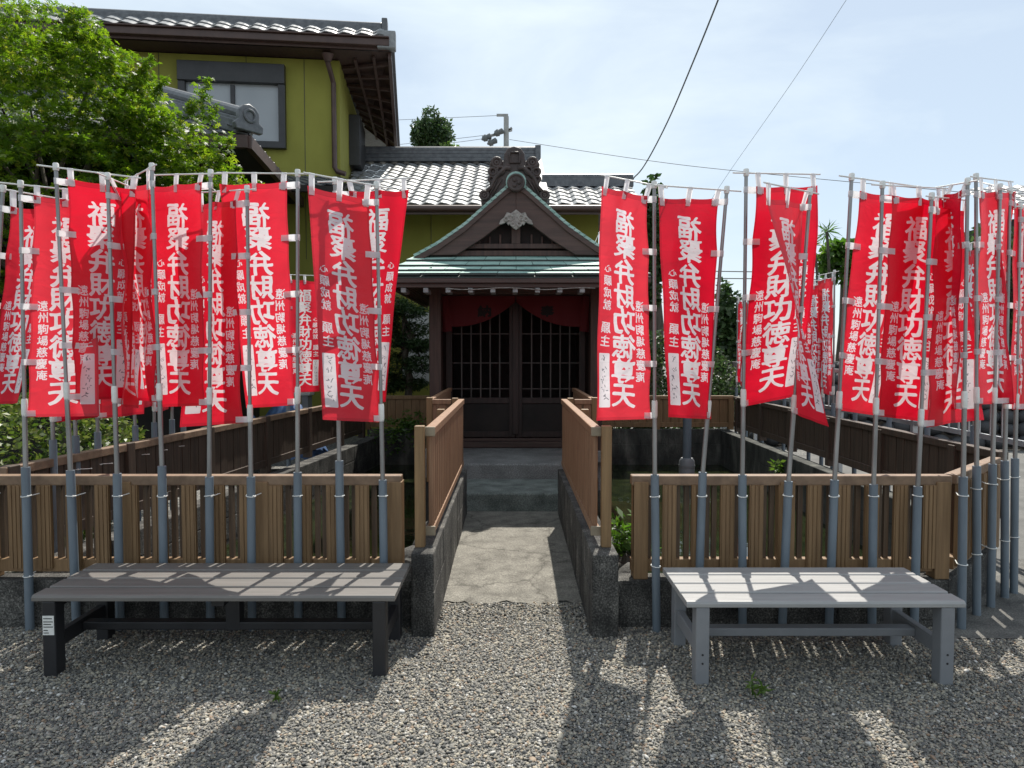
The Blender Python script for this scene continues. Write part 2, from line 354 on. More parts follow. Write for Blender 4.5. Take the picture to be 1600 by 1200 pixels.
for sd in (1, 2, 3):
    lab, ink = label_layer(sd)
    w = np.maximum(txt, lab)[..., None]
    rgb = RED*(1-w)+WHT*w; k = (ink*lab)[..., None]; rgb = rgb*(1-k)+INK*k
    hh_, ww_ = rgb.shape[:2]; hem = np.ones((hh_, ww_)); hem[:, :9] = hem[:, -9:] = .9; hem[:26] = hem[-14:] = .9; hem[24:26] = .8
    for c_ in (.25, .5, .75): hem[int(hh_*c_)-1:int(hh_*c_)+1] = .95  # fold creases shaded by faint darker lines in the colour
    rgb = rgb*hem[..., None]
    im = to_image('banner_pattern', rgb)
    m, t, b = newmat('banner_cloth'); uvn = t.nodes.new('ShaderNodeUVMap'); ti = t.nodes.new('ShaderNodeTexImage'); ti.image = im; ti.extension = 'EXTEND'
    t.links.new(uvn.outputs[0], ti.inputs[0])
    n1 = N(t, 'ShaderNodeTexNoise', Scale=5, Detail=4); t.links.new(coords(t), n1.inputs['Vector'])
    hv = N(t, 'ShaderNodeHueSaturation'); mr = N(t, 'ShaderNodeMapRange'); mr.inputs[1].default_value = .3; mr.inputs[2].default_value = .7; mr.inputs[3].default_value = .9; mr.inputs[4].default_value = 1.08
    t.links.new(n1.outputs['Fac'], mr.inputs[0]); oi_ = t.nodes.new('ShaderNodeObjectInfo'); m2 = N(t, 'ShaderNodeMapRange'); m2.inputs[3].default_value = .9; m2.inputs[4].default_value = 1.06
    m3 = N(t, 'ShaderNodeMath', operation='MULTIPLY'); t.links.new(oi_.outputs['Random'], m2.inputs[0]); t.links.new(mr.outputs[0], m3.inputs[0]); t.links.new(m2.outputs[0], m3.inputs[1])
    m4 = N(t, 'ShaderNodeMapRange'); m4.inputs[3].default_value = 1.0; m4.inputs[4].default_value = .955; t.links.new(oi_.outputs['Random'], m4.inputs[0]); t.links.new(m4.outputs[0], hv.inputs['Saturation'])
    t.links.new(m3.outputs[0], hv.inputs['Value']); t.links.new(ti.outputs[0], hv.inputs['Color'])
    t.links.new(hv.outputs[0], b.inputs['Base Color']); b.inputs['Roughness'].default_value = .42; b.inputs['Specular IOR Level'].default_value = .6
    tr = t.nodes.new('ShaderNodeBsdfTranslucent'); t.links.new(hv.outputs[0], tr.inputs[0])
    ms = N(t, 'ShaderNodeMixShader'); ms.inputs[0].default_value = .56
    # woven creases
    n2 = N(t, 'ShaderNodeTexNoise', Scale=7, Detail=4, Distortion=.8); t.links.new(coords(t, (1, 1, 1.6)), n2.inputs['Vector'])
    bp = N(t, 'ShaderNodeBump', Strength=.5, Distance=.014); t.links.new(n2.outputs['Fac'], bp.inputs['Height'])
    t.links.new(bp.outputs[0], b.inputs['Normal']); t.links.new(bp.outputs[0], tr.inputs['Normal'])
    t.links.new(b.outputs[0], ms.inputs[1]); t.links.new(tr.outputs[0], ms.inputs[2]); t.links.new(ms.outputs[0], t.nodes['Material Output'].inputs[0])
    FLAGM.append(m)
def mat_cloth(name, c, f=.4):
    m, t, b = newmat(name); n = N(t, 'ShaderNodeTexNoise', Scale=20); t.links.new(coords(t), n.inputs['Vector'])
    r = ramp(t, [(.3, tuple(x*.9 for x in c)), (.7, c)]); t.links.new(n.outputs['Fac'], r.inputs[0]); t.links.new(r.outputs[0], b.inputs['Base Color'])
    b.inputs['Roughness'].default_value = .6
    tr = t.nodes.new('ShaderNodeBsdfTranslucent'); t.links.new(r.outputs[0], tr.inputs[0])
    ms = N(t, 'ShaderNodeMixShader'); ms.inputs[0].default_value = f
    t.links.new(b.outputs[0], ms.inputs[1]); t.links.new(tr.outputs[0], ms.inputs[2]); t.links.new(ms.outputs[0], t.nodes['Material Output'].inputs[0]); return m
M['loop'] = mat_cloth('loop_cloth', (.86, .86, .88), .55)

# ------------------------------------------------------------------ ground, water, path, walls
LF0 = V(-2.9, 3.9, 0); LF1 = V(-2.2, 10.4, 0)        # left fence line
POND = [(-2.9, 3.94), (2.36, 3.94), (3.1, 4.6), (3.22, 10.5), (-2.12, 10.5)]
def ground():
    bm = bmesh.new(); S = 900
    def loop(pts):
        vs = [bm.verts.new((x, y, 0)) for x, y in pts]
        for i in range(len(vs)): bm.edges.new((vs[i], vs[(i+1) % len(vs)]))
    loop([(-S, -S), (S, -S), (S, S), (-S, S)]); loop(POND)
    bmesh.ops.triangle_fill(bm, edges=bm.edges[:], use_beauty=True)
    bm.normal_update()
    for f in bm.faces:
        if f.normal.z < 0: f.normal_flip()
    me = bpy.data.meshes.new('ground'); bm.to_mesh(me); bm.free()
    m, t, b = newmat('gravel_bed'); vo = N(t, 'ShaderNodeTexVoronoi', Scale=70); co = coords(t); t.links.new(co, vo.inputs['Vector'])
    sp = t.nodes.new('ShaderNodeSeparateColor'); t.links.new(vo.outputs['Color'], sp.inputs[0])
    r = ramp(t, [(0, (.05, .052, .055)), (.5, (.13, .13, .125)), (.9, (.24, .23, .21)), (1, (.34, .31, .26))]); t.links.new(sp.outputs[0], r.inputs[0]); t.links.new(r.outputs[0], b.inputs['Base Color'])
    bp = N(t, 'ShaderNodeBump', Strength=.8, Distance=.01); bp.invert = True; t.links.new(vo.outputs['Distance'], bp.inputs['Height']); t.links.new(bp.outputs[0], b.inputs['Normal'])
    b.inputs['Roughness'].default_value = .85
    me.materials.append(m); o = bpy.data.objects.new('ground', me); COL.objects.link(o)
    tag(o, 'grey gravel ground of the shrine yard', 'ground', kind='structure')
ground()
w = MB(); w.quad((-3.3, 3.7, -.155), (3.5, 3.7, -.155), (3.5, 10.8, -.155), (-3.3, 10.8, -.155))
tag(w.build('pond_water', M['water']), 'dark green pond water around the shrine', 'water', kind='structure')
# path slab
pm = MB(); n = 24
x0, x1, y0, y1 = -.43, .437, 4.2, 6.7
rows = []
for j in range(3):
    for i in range(n+1):
        x = x0+(x1-x0)*i/n; y = y0+.02*math.sin(i*1.9)+.025*math.sin(i*.7) if j == 0 else (5.2 if j == 1 else y1)
        pm.v.append((x, y, .006 if j == 0 else .03)); 
for j in range(2):
    for i in range(n): a = j*(n+1)+i; pm.f.append((a, a+1, a+n+2, a+n+1))
tag(pm.build('path', M['path']), 'worn concrete path leading to the shrine steps', 'path', kind='structure')
pm = MB(); pm.box(-.413, .42, 4.1, 6.6, -.9, .0)
tag(pm.build('path_base', M['conc_dark']), 'concrete base under the path', 'path', kind='structure')
# pavement to the right
pm = MB(); pm.quad((2.3, 3.66, .008), (5.0, 3.66, .008), (5.0, 5.1, .008), (3.35, 5.1, .008), (3.0, 4.5, .008), (2.42, 3.95, .008))
tag(pm.build('concrete_pavement', M['slab']), 'dark stained concrete apron beside the cut fence corner', 'pavement', kind='structure')
pm = MB(); pm.quad((3.35, 5.1, .004), (5, 5.1, .004), (5, 3.66, .004), (14, 3.66, .004), (16, 10.4, .004), (3.35, 10.4, .004))
tag(pm.build('road', M['asphalt']), 'pale grey asphalt road right of the pond', 'road', kind='structure')

def wall_run(name, label, p0, p1, th, z0, z1, mat, cat='wall', side=0, blocks=True):
    p0 = Vector((p0[0], p0[1], 0)); p1 = Vector((p1[0], p1[1], 0)); d = (p1-p0); Ln = d.length; d.normalize(); nrm = V(-d.y, d.x, 0)
    mb = MB(); nb = max(1, round(Ln/.6)); hrow = max(1, round((z1-z0)/.2))
    c = p0+nrm*side*th/2
    mb.obox(c+d*Ln/2+V(0, 0, (z0+z1)/2), d*Ln/2, nrm*(th/2-.004), V(0, 0, (z1-z0)/2-.004))
    for r in range(hrow):
        za = z0+(z1-z0)*r/hrow; zb = z0+(z1-z0)*(r+1)/hrow
        for k in range(nb):
            a = Ln*k/nb; b = Ln*(k+1)/nb
            mb.obox(c+d*(a+b)/2+V(0, 0, (za+zb)/2), d*((b-a)/2-.003), nrm*(th/2+random.uniform(-.001, .002)), V(0, 0, (zb-za)/2-.0025))
    o = mb.build(name, mat, loc=(*p0.xy, 0), bevel=.006)
    return tag(o, label, cat)
wall_run('concrete_wall', 'low stained and shade-darkened concrete curb under the left front fence', (-2.9, 3.82), (-.535, 3.82), .14, -.4, .265, M['conc'], side=1)
wall_run('concrete_wall', 'low stained and shade-darkened concrete curb under the right front fence', (.562, 3.82), (2.38, 3.82), .14, -.4, .265, M['conc'], side=1)
wall_run('concrete_wall', 'short angled concrete curb at the cut right corner', (2.385, 3.825), (3.12, 4.52), .14, -.4, .265, M['conc'], side=1)
wall_run('concrete_wall', 'concrete retaining wall under the dark right side fence', (3.13, 4.6), (3.24, 10.6), .14, -.5, .36, M['conc_dark'], side=1)
wall_run('concrete_wall', 'pale topped concrete block wall under the left side fence', (-2.86, 4.05), (-2.12, 10.6), .16, -.5, .27, M['conc'], side=-1)
wall_run('concrete_wall', 'stained concrete wall at the pond\'s far left end', (-2.15, 10.5), (-.98, 10.5), .16, -.5, .37, M['conc_dark'], side=1)
wall_run('concrete_wall', 'black stained concrete wall at the pond\'s far right end', (1.05, 10.5), (3.24, 10.5), .16, -.5, .37, M['conc_dark'], side=1)
wall_run('concrete_wall', 'rough concrete side wall on the left edge of the path', (-.413, 3.7), (-.413, 6.45), .12, -.6, .447, M['conc'], side=1)
wall_run('concrete_wall', 'rough concrete side wall on the right edge of the path', (.42, 3.68), (.42, 6.45), .14, -.6, .447, M['conc'], side=-1)

# steps
st = MB()
XL, XR = -.62, .63
def slabby(y0, y1, z0, z1, mat, nm, par):
    b = MB(); nx = 30; prof = []
    b.box(XL, XR, y0, y1, z0, z1)
    return b.build(nm, mat, par, bevel=.018)
stp = thing('stone_steps', 'two worn stone steps between the rails below the shrine doors', 'steps', (0, 7.4, 0))
slabby(6.56, 7.34, -.3, .2, M['step'], 'lower_step', stp); slabby(7.3, 8.5, -.3, .36, M['step_stone'], 'upper_step', stp)

# ------------------------------------------------------------------ fences
def fence(name, label, p0, p1, z0, z1, pitch=.158, wide=.075, out=-1, mat='fence', rail='fence_top', gap=True, posts=(), postz=None, postmat=None, bottom=.07, cat='fence', back=True):
    """out=+1: the faced side is left of p0->p1, -1: right of it"""
    p0 = Vector((p0[0], p0[1], 0)); p1 = Vector((p1[0], p1[1], 0)); d = p1-p0; Ln = d.length; d.normalize(); nr = V(-d.y, d.x, 0)*out
    t = thing(name, label, cat, (*((p0+p1)/2).xy, 0))
    up = V(0, 0, 1)
    b = MB(); b.obox((p0+p1)/2+up*(z1-.027), d*(Ln/2), nr*.034, up*.027)
    b.build('top_rail', M[rail], t, bevel=.006)
    b = MB(); b.obox((p0+p1)/2+up*(z0+bottom/2), d*(Ln/2), nr*.026, up*bottom/2)
    b.build('bottom_rail', M[mat], t, bevel=.004)
    s = MB(); s2b = MB(); k = 0; x = wide/2+.01
    while x < Ln-wide/2:
        zc0 = z0+bottom*.3; zc1 = z1-.05
        if gap:
            s.obox(p0+d*x+nr*.03+up*(zc0+zc1)/2, d*wide/2, nr*.011, up*(zc1-zc0)/2)
            for g in (-.3, 0, .3):   # grooves as raised ribs
                s.obox(p0+d*(x+g*wide)+nr*.043+up*(zc0+zc1)/2, d*wide*.105, nr*.0025, up*((zc1-zc0)/2-.002))
            for f, w in ((.36, .026), (.64, .026)):
                xx = x+pitch*f+random.uniform(-.004, .004)
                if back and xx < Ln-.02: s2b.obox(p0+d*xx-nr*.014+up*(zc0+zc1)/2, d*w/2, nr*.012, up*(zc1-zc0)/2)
        else:
            s.obox(p0+d*x+nr*random.uniform(.0, .004)+up*(zc0+zc1)/2, d*(pitch/2-.004), nr*.011, up*(zc1-zc0)/2)
            s.obox(p0+d*(x+pitch/2)-nr*.014+up*(zc0+zc1)/2, d*.012, nr*.006, up*(zc1-zc0)/2)
        x += pitch; k += 1
    s.build('slat_panel', M[mat], t, bevel=0)
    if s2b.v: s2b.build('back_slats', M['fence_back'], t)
    for ps in posts:
        b = MB(); za, zb = postz or (z0-.06, z1-.03)
        b.obox(p0+d*ps-nr*.0+up*(za+zb)/2, d*.04, nr*.045, up*(zb-za)/2); b.build('post', M[postmat or mat], t, bevel=.005)
    return t
f = fence('wooden_fence', 'brown slatted fence running left from the path along the gravel', (-2.92, 3.885), (-.605, 3.885), .3, .832, posts=(.04, .8, 1.55, 2.28), postz=(.262, .8))
f = fence('wooden_fence', 'brown slatted fence running right from the path behind the grey bench', (.655, 3.885), (2.405, 3.885), .3, .832, posts=(.05, .85, 1.7), postz=(.262, .8))
fence('wooden_fence', 'short angled brown fence at the cut right corner', (2.43, 3.91), (3.12, 4.56), .3, .832, posts=(.86,), postz=(.262, .8))
fence('wooden_fence', 'dark shaded board fence along the right side of the pond', (3.2, 4.6), (3.31, 10.5), .42, .86, pitch=.12, gap=False, out=1, mat='fence_shaded', rail='fence_shaded', posts=(.5, 1.55, 2.6, 3.65, 4.7, 5.75), postz=(.355, .84))
fence('wooden_fence', 'brown board fence along the left side of the pond', (-2.93, 4.05), (-2.2, 10.5), .33, .845, pitch=.12, gap=False, out=-1, mat='fence_shaded', rail='fence_top', posts=(.05, 1.1, 2.2, 3.3, 4.4, 5.5, 6.4), postz=(.262, .85))
fence('wooden_fence', 'brown fence behind the pond left of the shrine', (-2.2, 10.57), (-1.0, 10.57), .4, .87, pitch=.12, gap=False, mat='fence', rail='fence', posts=(.05, 1.15), postz=(.365, .85))
fence('wooden_fence', 'brown fence behind the pond right of the shrine', (1.06, 10.57), (3.3, 10.57), .4, .87, pitch=.12, gap=False, mat='fence', rail='fence', posts=(.05, 1.1, 2.2), postz=(.365, .85))

def bridge_rail(sx, label):
    xi = -.425 if sx < 0 else .437; c = xi+sx*.025
    t = thing('handrail', label, 'railing', (c, 5.1, .44))
    ya, yb = 3.88, 6.3; zb, zt = .5, 1.095
    b = MB(); b.box(c-.027, c+.027, ya, yb, zt-.045, zt); b.build('top_rail', M['rail_wood'], t, bevel=.005)
    b = MB(); b.box(c-.022, c+.022, ya, yb, zb, zb+.045); b.build('bottom_rail', M['rail_wood'], t, bevel=.005)
    for z in (zt-.023, zb+.023):
        b = MB(); b.box(c-.029, c+.029, ya-.012, ya+.004, z-.026, z+.026); b.build('end_cap', M['cap'], t, bevel=.004)
    s = MB(); y = ya+.02
    while y < yb-.02:
        s.obox((c, y+.055, (zb+zt)/2), (.012, 0, 0), (0, .052, 0), (0, 0, (zt-zb)/2-.042)); 
        s.obox((c-sx*.013, y+.03, (zb+zt)/2), (.003, 0, 0), (0, .012, 0), (0, 0, (zt-zb)/2-.044))
        s.obox((c-sx*.013, y+.075, (zb+zt)/2), (.003, 0, 0), (0, .012, 0), (0, 0, (zt-zb)/2-.044)); y += .11
    s.build('board_panel', M['rail_wood'], t, bevel=.003)
    xo = c+sx*.052
    for y in (ya-.03, 5.0, yb-.05):
        b = MB(); b.box(xo-.027, xo+.027, y-.027, y+.027, .443, zt+.012); b.build('post', M['rail_post'], t, bevel=.005)
    # return panel and back panel at the far end
    b = MB(); xr = sx*.73
    a0, a1 = sorted((c+sx*.09, xr))
    k = a0+.03
    while k < a1-.02:
        b.box(k-.035, k+.035, yb-.032, yb-.012, zb+.06, zt-.04); k += .085
    b.build('return_panel', M['rail_wood'], t, bevel=.003)
    b = MB(); b.box(a0, a1, yb-.045, yb+.005, zt-.045, zt-.002); b.build('return_rail', M['rail_wood'], t, bevel=.004)
    b = MB(); b.box(xr-.027, xr+.027, yb-.05, yb+.01, .36, zt+.015); b.build('corner_post', M['rail_post'], t, bevel=.005)
    b = MB(); b.box(xr-.024, xr+.024, yb+.012, 8.35, zt-.045, zt-.001); b.build('side_rail', M['rail_wood'], t, bevel=.004)
    b = MB(); y = yb+.06
    while y < 8.3: b.box(xr-.01, xr+.01, y, y+.1, .5, zt-.047); y += .112
    b.build('side_panel', M['rail_wood'], t, bevel=.003)
    b = MB(); b.box(min(xr-sx*.1, xr+sx*.06), max(xr-sx*.1, xr+sx*.06), 6.45, 8.4, -.3, .36); b.build('footing', M['conc_dark'], t)
bridge_rail(-1, 'brown board handrail on the left side of the path')
bridge_rail(1, 'brown board handrail on the right side of the path')

# ------------------------------------------------------------------ benches
def bench(label, x0, x1, y0, y1, zt, pm_, fm, sticker=False, holes=False):
    t = thing('bench', label, 'bench', ((x0+x1)/2, (y0+y1)/2, 0)); W = y1-y0; gp = .013; pw = (W-3*gp)/4
    for k in range(4):
        ya = y0+k*(pw+gp); b = MB(); rr = .014
        prof = [(ya, zt-.028), (ya, zt-.012), (ya+.006, zt-.003), (ya+.014, zt), (ya+pw-.012, zt), (ya+pw-.003, zt-.004), (ya+pw, zt-.012), (ya+pw, zt-.028)]
        if k: prof = [(ya, zt-.028), (ya, zt-.006), (ya+.005, zt), (ya+pw-.005, zt), (ya+pw, zt-.006), (ya+pw, zt-.028)]
        b.prism([(x0, y, z) for y, z in prof], (x1-x0, 0, 0)); b.build('seat_plank', pm_, t, bevel=.002)
    lw = .062; lx = [(x0+.075, 1), (x1-.075, -1)]
    ly = [y0+.04, y1-.05]
    for cx, sg in lx:
        for j, cy in enumerate(ly):
            b = MB(); b.box(cx-lw/2, cx+lw/2, cy-.036, cy+.036, -.01, zt-.03); o = b.build('leg', fm, t, bevel=.006)
            if holes and j == 0:
                for z in (.1, .14):
                    h = MB(); h.tube([(cx, cy-.0365, z), (cx, cy-.0375, z)], .005, 10); h.build('bolt_hole', M['bench_k'], o)
        b = MB(); b.box(cx-.018, cx+.018, ly[0]+.03, ly[1]-.03, .12, .19); b.build('side_rail', fm, t, bevel=.004)
        b = MB(); b.box(cx-.02, cx+.02, ly[0]+.036, ly[1]-.036, zt-.075, zt-.031); b.build('seat_bearer', fm, t, bevel=.003)
    b = MB(); cy = (y0+y1)/2; b.box(lx[0][0]+.018, lx[1][0]-.018, cy-.03, cy+.03, .135, .175); b.build('stretcher', fm, t, bevel=.005)
    if x1-x0 > 1.4:
        b = MB(); b.box((x0+x1)/2-.03, (x0+x1)/2+.03, y0+.05, y1-.05, zt-.07, zt-.031); b.build('seat_bearer', fm, t, bevel=.003)
        b = MB(); b.box((x0+x1)/2-.035, (x0+x1)/2+.035, cy-.032, cy+.032, .132, zt-.072); b.build('centre_support', fm, t, bevel=.004)
    if sticker:
        b = MB(); cx = lx[0][0]; b.box(cx-.026, cx+.026, ly[0]-.0385, ly[0]-.0365, .2, .29); o = b.build('sticker', M['white'], t)
        b = MB()
        for z, a in ((.277, .02), (.262, .022), (.25, .018), (.238, .022), (.222, .01), (.21, .012)): b.box(cx-.022, cx-.022+2*a, ly[0]-.0392, ly[0]-.0386, z-.002, z+.002)
        b.build('print', M['bench_k'], o)
    return t
bench('long dark bench with weathered planks and black legs, left of the path', -2.215, -.54, 3.225, 3.735, .386, M['plank_k'], M['bench_k'], sticker=True)
bench('shorter pale grey bench on the gravel, right of the path', .785, 2.04, 3.145, 3.66, .386, M['plank_g'], M['bench_g'], holes=True)

# ------------------------------------------------------------------ banners and their pipes
def pipe(label, base, top, D, tie_z=(.735,), group='grey pipes holding the banner poles', fd=V(0, 1, 0)):
    b3 = P(*base, D) if len(base) == 2 else Vector(base); t3 = P(*top, D) if len(top) == 2 else Vector(top)
    # stand it on the ground
    dd = t3-b3; b3 = b3+dd*((-.01-b3.z)/dd.z)
    t = thing('pipe_holder', label, 'pipe', (b3.x, b3.y, 0), group)
    m = MB(); r = .022; n = 20; dn = (t3-b3).normalized()
    m.tube([b3, t3, t3-dn*.001, t3-dn*.2], [r, r, r-.003, r-.003], n, cap=False); m.build('tube', M['pvc'], t, smooth='auto')
    for z in tie_z:
        k = (z-b3.z)/(t3.z-b3.z); c = b3+(t3-b3)*k; m = MB()
        ax = (V(0, 0, 1)+fd*random.uniform(-.15, .15)+V(random.uniform(-.12, .12), 0, 0)).normalized()
        m.torus(c, ax, r+.003, .0026, 20, 6)
        q = c+V(random.choice((-1, 1))*r*.9, 0, 0)
        m.tube([q-fd*.01, q+fd*.02+V(.004, 0, 0), q+fd*.06+V(.02, 0, .004)], .0028, 6)
        m.ball(c+V(r*.8, -r*.7, 0), .006, 6, 4)
        m.build('cable_tie', M['white'], t)
    return t, b3, t3
def stadium(p, q, r0, r1, zdir, hgt, mb, th=.0012):
    """thin flat ribbon round point p (radius r0) reaching to q"""
    d = q-p; L0 = d.length; d.normalize(); s = zdir.cross(d).normalized()
    ring = []
    for k in range(9):
        a = math.pi/2+math.pi*k/8; ring.append(p+(d*math.cos(a)+s*math.sin(a))*r0)
    ring.append(q-s*r1); ring.append(q+s*r1)
    n = len(ring); b = len(mb.v)
    for z in (-hgt/2, hgt/2):
        for v in ring: mb.v.append(tuple(v+zdir*z))
    for i in range(n): j = (i+1) % n; mb.f.append((b+i, b+j, b+n+j, b+n+i))
def banner(label, pole_b, pole_t, corners, offs, D, ph=0., amp=.012, mat=0, group='red banners in the front row', curl=0., nloops=5, barext=(.09, .05), W=None, joint=True, loops_top=3):
    """pole_b/pole_t world points; corners = attached-top, attached-bottom, free-top, free-bottom as world points"""
    AT, AB, FT, FB = corners
    t = thing('banner', label, 'banner', (pole_b.x, pole_b.y, 0), group)
    dn = (pole_t-pole_b).normalized()
    m = MB(); m.tube([pole_b, pole_t], .0095, 12); m.build('pole', M['steel'], t, smooth='auto')
    if joint:
        c = pole_t-dn*((pole_t-AB).dot(dn)-.055); m = MB(); m.tube([c-dn*.045, c-dn*.035, c+dn*.035, c+dn*.045], [.013, .0155, .0155, .013], 12); m.build('joint', M['white'], t, smooth='auto')
        m = MB(); q = pole_b+(c-dn*.04-pole_b); m.tube([pole_b, q], .0125, 12); m.build('lower_pole', M['steel'], t, smooth='auto')
    m = MB(); m.tube([pole_t-dn*.035, pole_t-dn*.03, pole_t, pole_t+dn*.004], [.0125, .0145, .0145, .012], 12); m.build('cap', M['white'], t, smooth='auto')
    # cross bar
    bd = (FT-AT); bd.z *= 1; ln = bd.length; bd.normalize()
    c0 = pole_t-dn*.02+V(0, -.008, 0)
    e0 = c0-bd*barext[0]; tgt = FT+V(0, 0, .062); e1 = c0+(tgt-c0)*(1+barext[1]); e0 = c0-(tgt-c0).normalized()*barext[0]
    m = MB(); m.tube([e0, e1], .0042, 8); m.build('crossbar', M['white'], t, smooth='auto')
    # cloth
    nu, nv = 18, 56; m = MB(); uv = []; nrm = (FT-AT).cross(AB-AT).normalized()
    if nrm.y > 0: nrm = -nrm
    G = {}
    for j in range(nv+1):
        v = j/nv
        for i in range(nu+1):
            u = i/nu
            a = AT.lerp(AB, v); b = FT.lerp(FB, v); p = a.lerp(b, u)
            wv = math.sin(2*math.pi*(u*.9+v*.55)+ph)*amp*(u*.9+.1)+math.sin(2*math.pi*(u*2.1-v*.8)+ph*2.3)*amp*.5*(u*.8+.2)
            wv += math.sin(2*math.pi*(v*2.3+u*.6)+ph*1.7)*amp*.35*min(1, v*4)
            wv += curl*(u*u)*math.sin(math.pi*min(1, v*1.05))
            # scalloped edge between the loops
            sc = .008*abs(math.sin(math.pi*v*(nloops-1)))*(1-u)**3
            st_ = .008*abs(math.sin(math.pi*u*(loops_top-1)))*(1-v)**12
            p = p+nrm*wv+(b-a).normalized()*sc-V(0, 0, st_)
            m.v.append(tuple(p)); uv.append((u, 1-v)); G[i, j] = p
    for j in range(nv):
        for i in range(nu):
            a = j*(nu+1)+i; m.f.append((a, a+1, a+nu+2, a+nu+1))
    m.uv = uv; o = m.build('cloth', FLAGM[mat], t, smooth=True, fixn=False)
    # loops along the pole
    for k in range(nloops):
        v = k/(nloops-1); v = .012+v*.976 if k else .014
        j = min(nv, round(v*nv)); q = G[0, j]; pc = pole_b+dn*((q-pole_b).dot(dn)); q2 = G[3, j]
        L_ = MB(); stadium(pc, q+(q2-q)*.7, .0125, .004, dn, .032, L_); L_.build('loop', M['loop'], t, fixn=False)
    for k in range(loops_top):
        i = min(nu, round(k/(loops_top-1)*nu)); i = min(max(i, 1), nu-1); q = G[i, 0]; x = (q-c0).dot((e1-c0).normalized())
        pc = c0+(e1-c0).normalized()*min(x, (e1-c0).length)
        L_ = MB(); q3 = G[i, 2]
        side = (e1-c0).normalized()
        stadium(pc, q3, .0055, .0025, side, .028, L_); L_.build('loop', M['loop'], t, fixn=False)
    return t
def front_banner(lab, base, ptop, top, D, AT, AB, FT, FB, sgn=1, sgnb=None, **kw):
    """everything given as it was measured; free edge set back (+) or forward (-) so that the cloth keeps its real width"""
    b = P(*ptop, D); pt = P(*top, D)
    dn = (pt-b).normalized(); b = b-dn*.16
    sgnb = sgn if sgnb is None else sgnb
    def dep(A, Fx, s):
        a = P(*A, D); w = abs(Fx[0]-A[0])/F*D
        return D+.01+s*math.sqrt(max(BW**2-w*w, .0004))
    cs = (P(*AT, D+.008), P(*AB, D+.008), P(*FT, dep(AT, FT, sgn)), P(*FB, dep(AB, FB, sgnb)))
    return banner(lab, b, pt, cs, None, D, **kw)
DL = 3.79
TIE = (.735,)
left = [
 ('P0', (-30, 985), (-22, 735), (5, 290), (16, 322), (-14, 632), (105, 330), (28, 630), 1, dict(ph=1.1)),
 ('P1', (47, 990), (40, 730), (32, 283), (52, 304), (42, 652), (150, 318), (155, 650), 1, dict(ph=.3)),
 ('P2', (120, 985), (110, 735), (87, 256), (104, 277), (116, 626), (214, 296), (203, 622), 1, dict(ph=2.0)),
 ('P3', (188, 985), (183, 740), (168, 271), (188, 300), (192, 632), (226, 318), (212, 640), 1, dict(ph=3.0, amp=.03)),
 ('P4', (257, 985), (253, 728), (237, 256), (232, 282), (246, 628), (196, 300), (212, 626), 1, dict(ph=4.0, amp=.03)),
 ('P5', (329, 985), (327, 745), (329, 266), (316, 284), (320, 634), (234, 291), (246, 636), 1, dict(ph=.9)),
 ('P6', (394, 985), (392, 745), (386, 291), (368, 312), (380, 661), (310, 318), (287, 667), 1, dict(ph=5.1)),
 ('P7', (466, 985), (465, 738), (465, 266), (449, 283), (460, 633), (345, 288), (384, 638), 1, dict(ph=2.6)),
 ('P8', (534, 985), (530, 720), (523, 278), (545, 298), (548, 628), (639, 296), (602, 628), 1, dict(ph=.2, curl=-.03)),
 ('P9', (601, 985), (598, 750), (588, 285), (577, 311), (595, 660), (480, 290), (505, 656), -1, dict(ph=1.6, amp=.01)),
]
LLAB = {
 'P0': 'red banner cut by the left photo edge, first pole of the left row',
 'P1': 'red banner on the second pole from the left photo edge, hanging lowest there',
 'P2': 'broad red banner with forward-reading letters above the left end of the dark bench',
 'P3': 'crumpled narrow red banner between the maple side poles, letters folded away',
 'P4': 'twisted narrow red banner hanging left of the tallest left-row pole',
 'P5': 'flat red banner with mirrored letters, fifth from the path in the left row',
 'P6': 'low hanging red banner on the shorter pole, fourth from the path on the left',
 'P7': 'red banner with mirrored letters in front of the dark house eave, third from the path',
 'P8': 'red banner peeking out behind the left row\'s last banner, its corner flaring right',
 'P9': 'wide flat red mirrored banner with white name label, last before the path on the left'}
PN = ['first', 'second', 'third', 'fourth', 'fifth', 'sixth', 'seventh', 'eighth', 'ninth', 'tenth', 'eleventh', 'twelfth']
for i, (k, b, pt, tp, AT, AB, FT, FB, s, kw) in enumerate(left):
    pipe('grey pipe tied to the left front fence, %s from the path' % PN[9-i], b, pt, DL, (.735, .3) if k == 'P1' else TIE)
    front_banner(LLAB[k], b, pt, tp, DL, AT, AB, FT, FB, s, mat=i % 3, **kw)
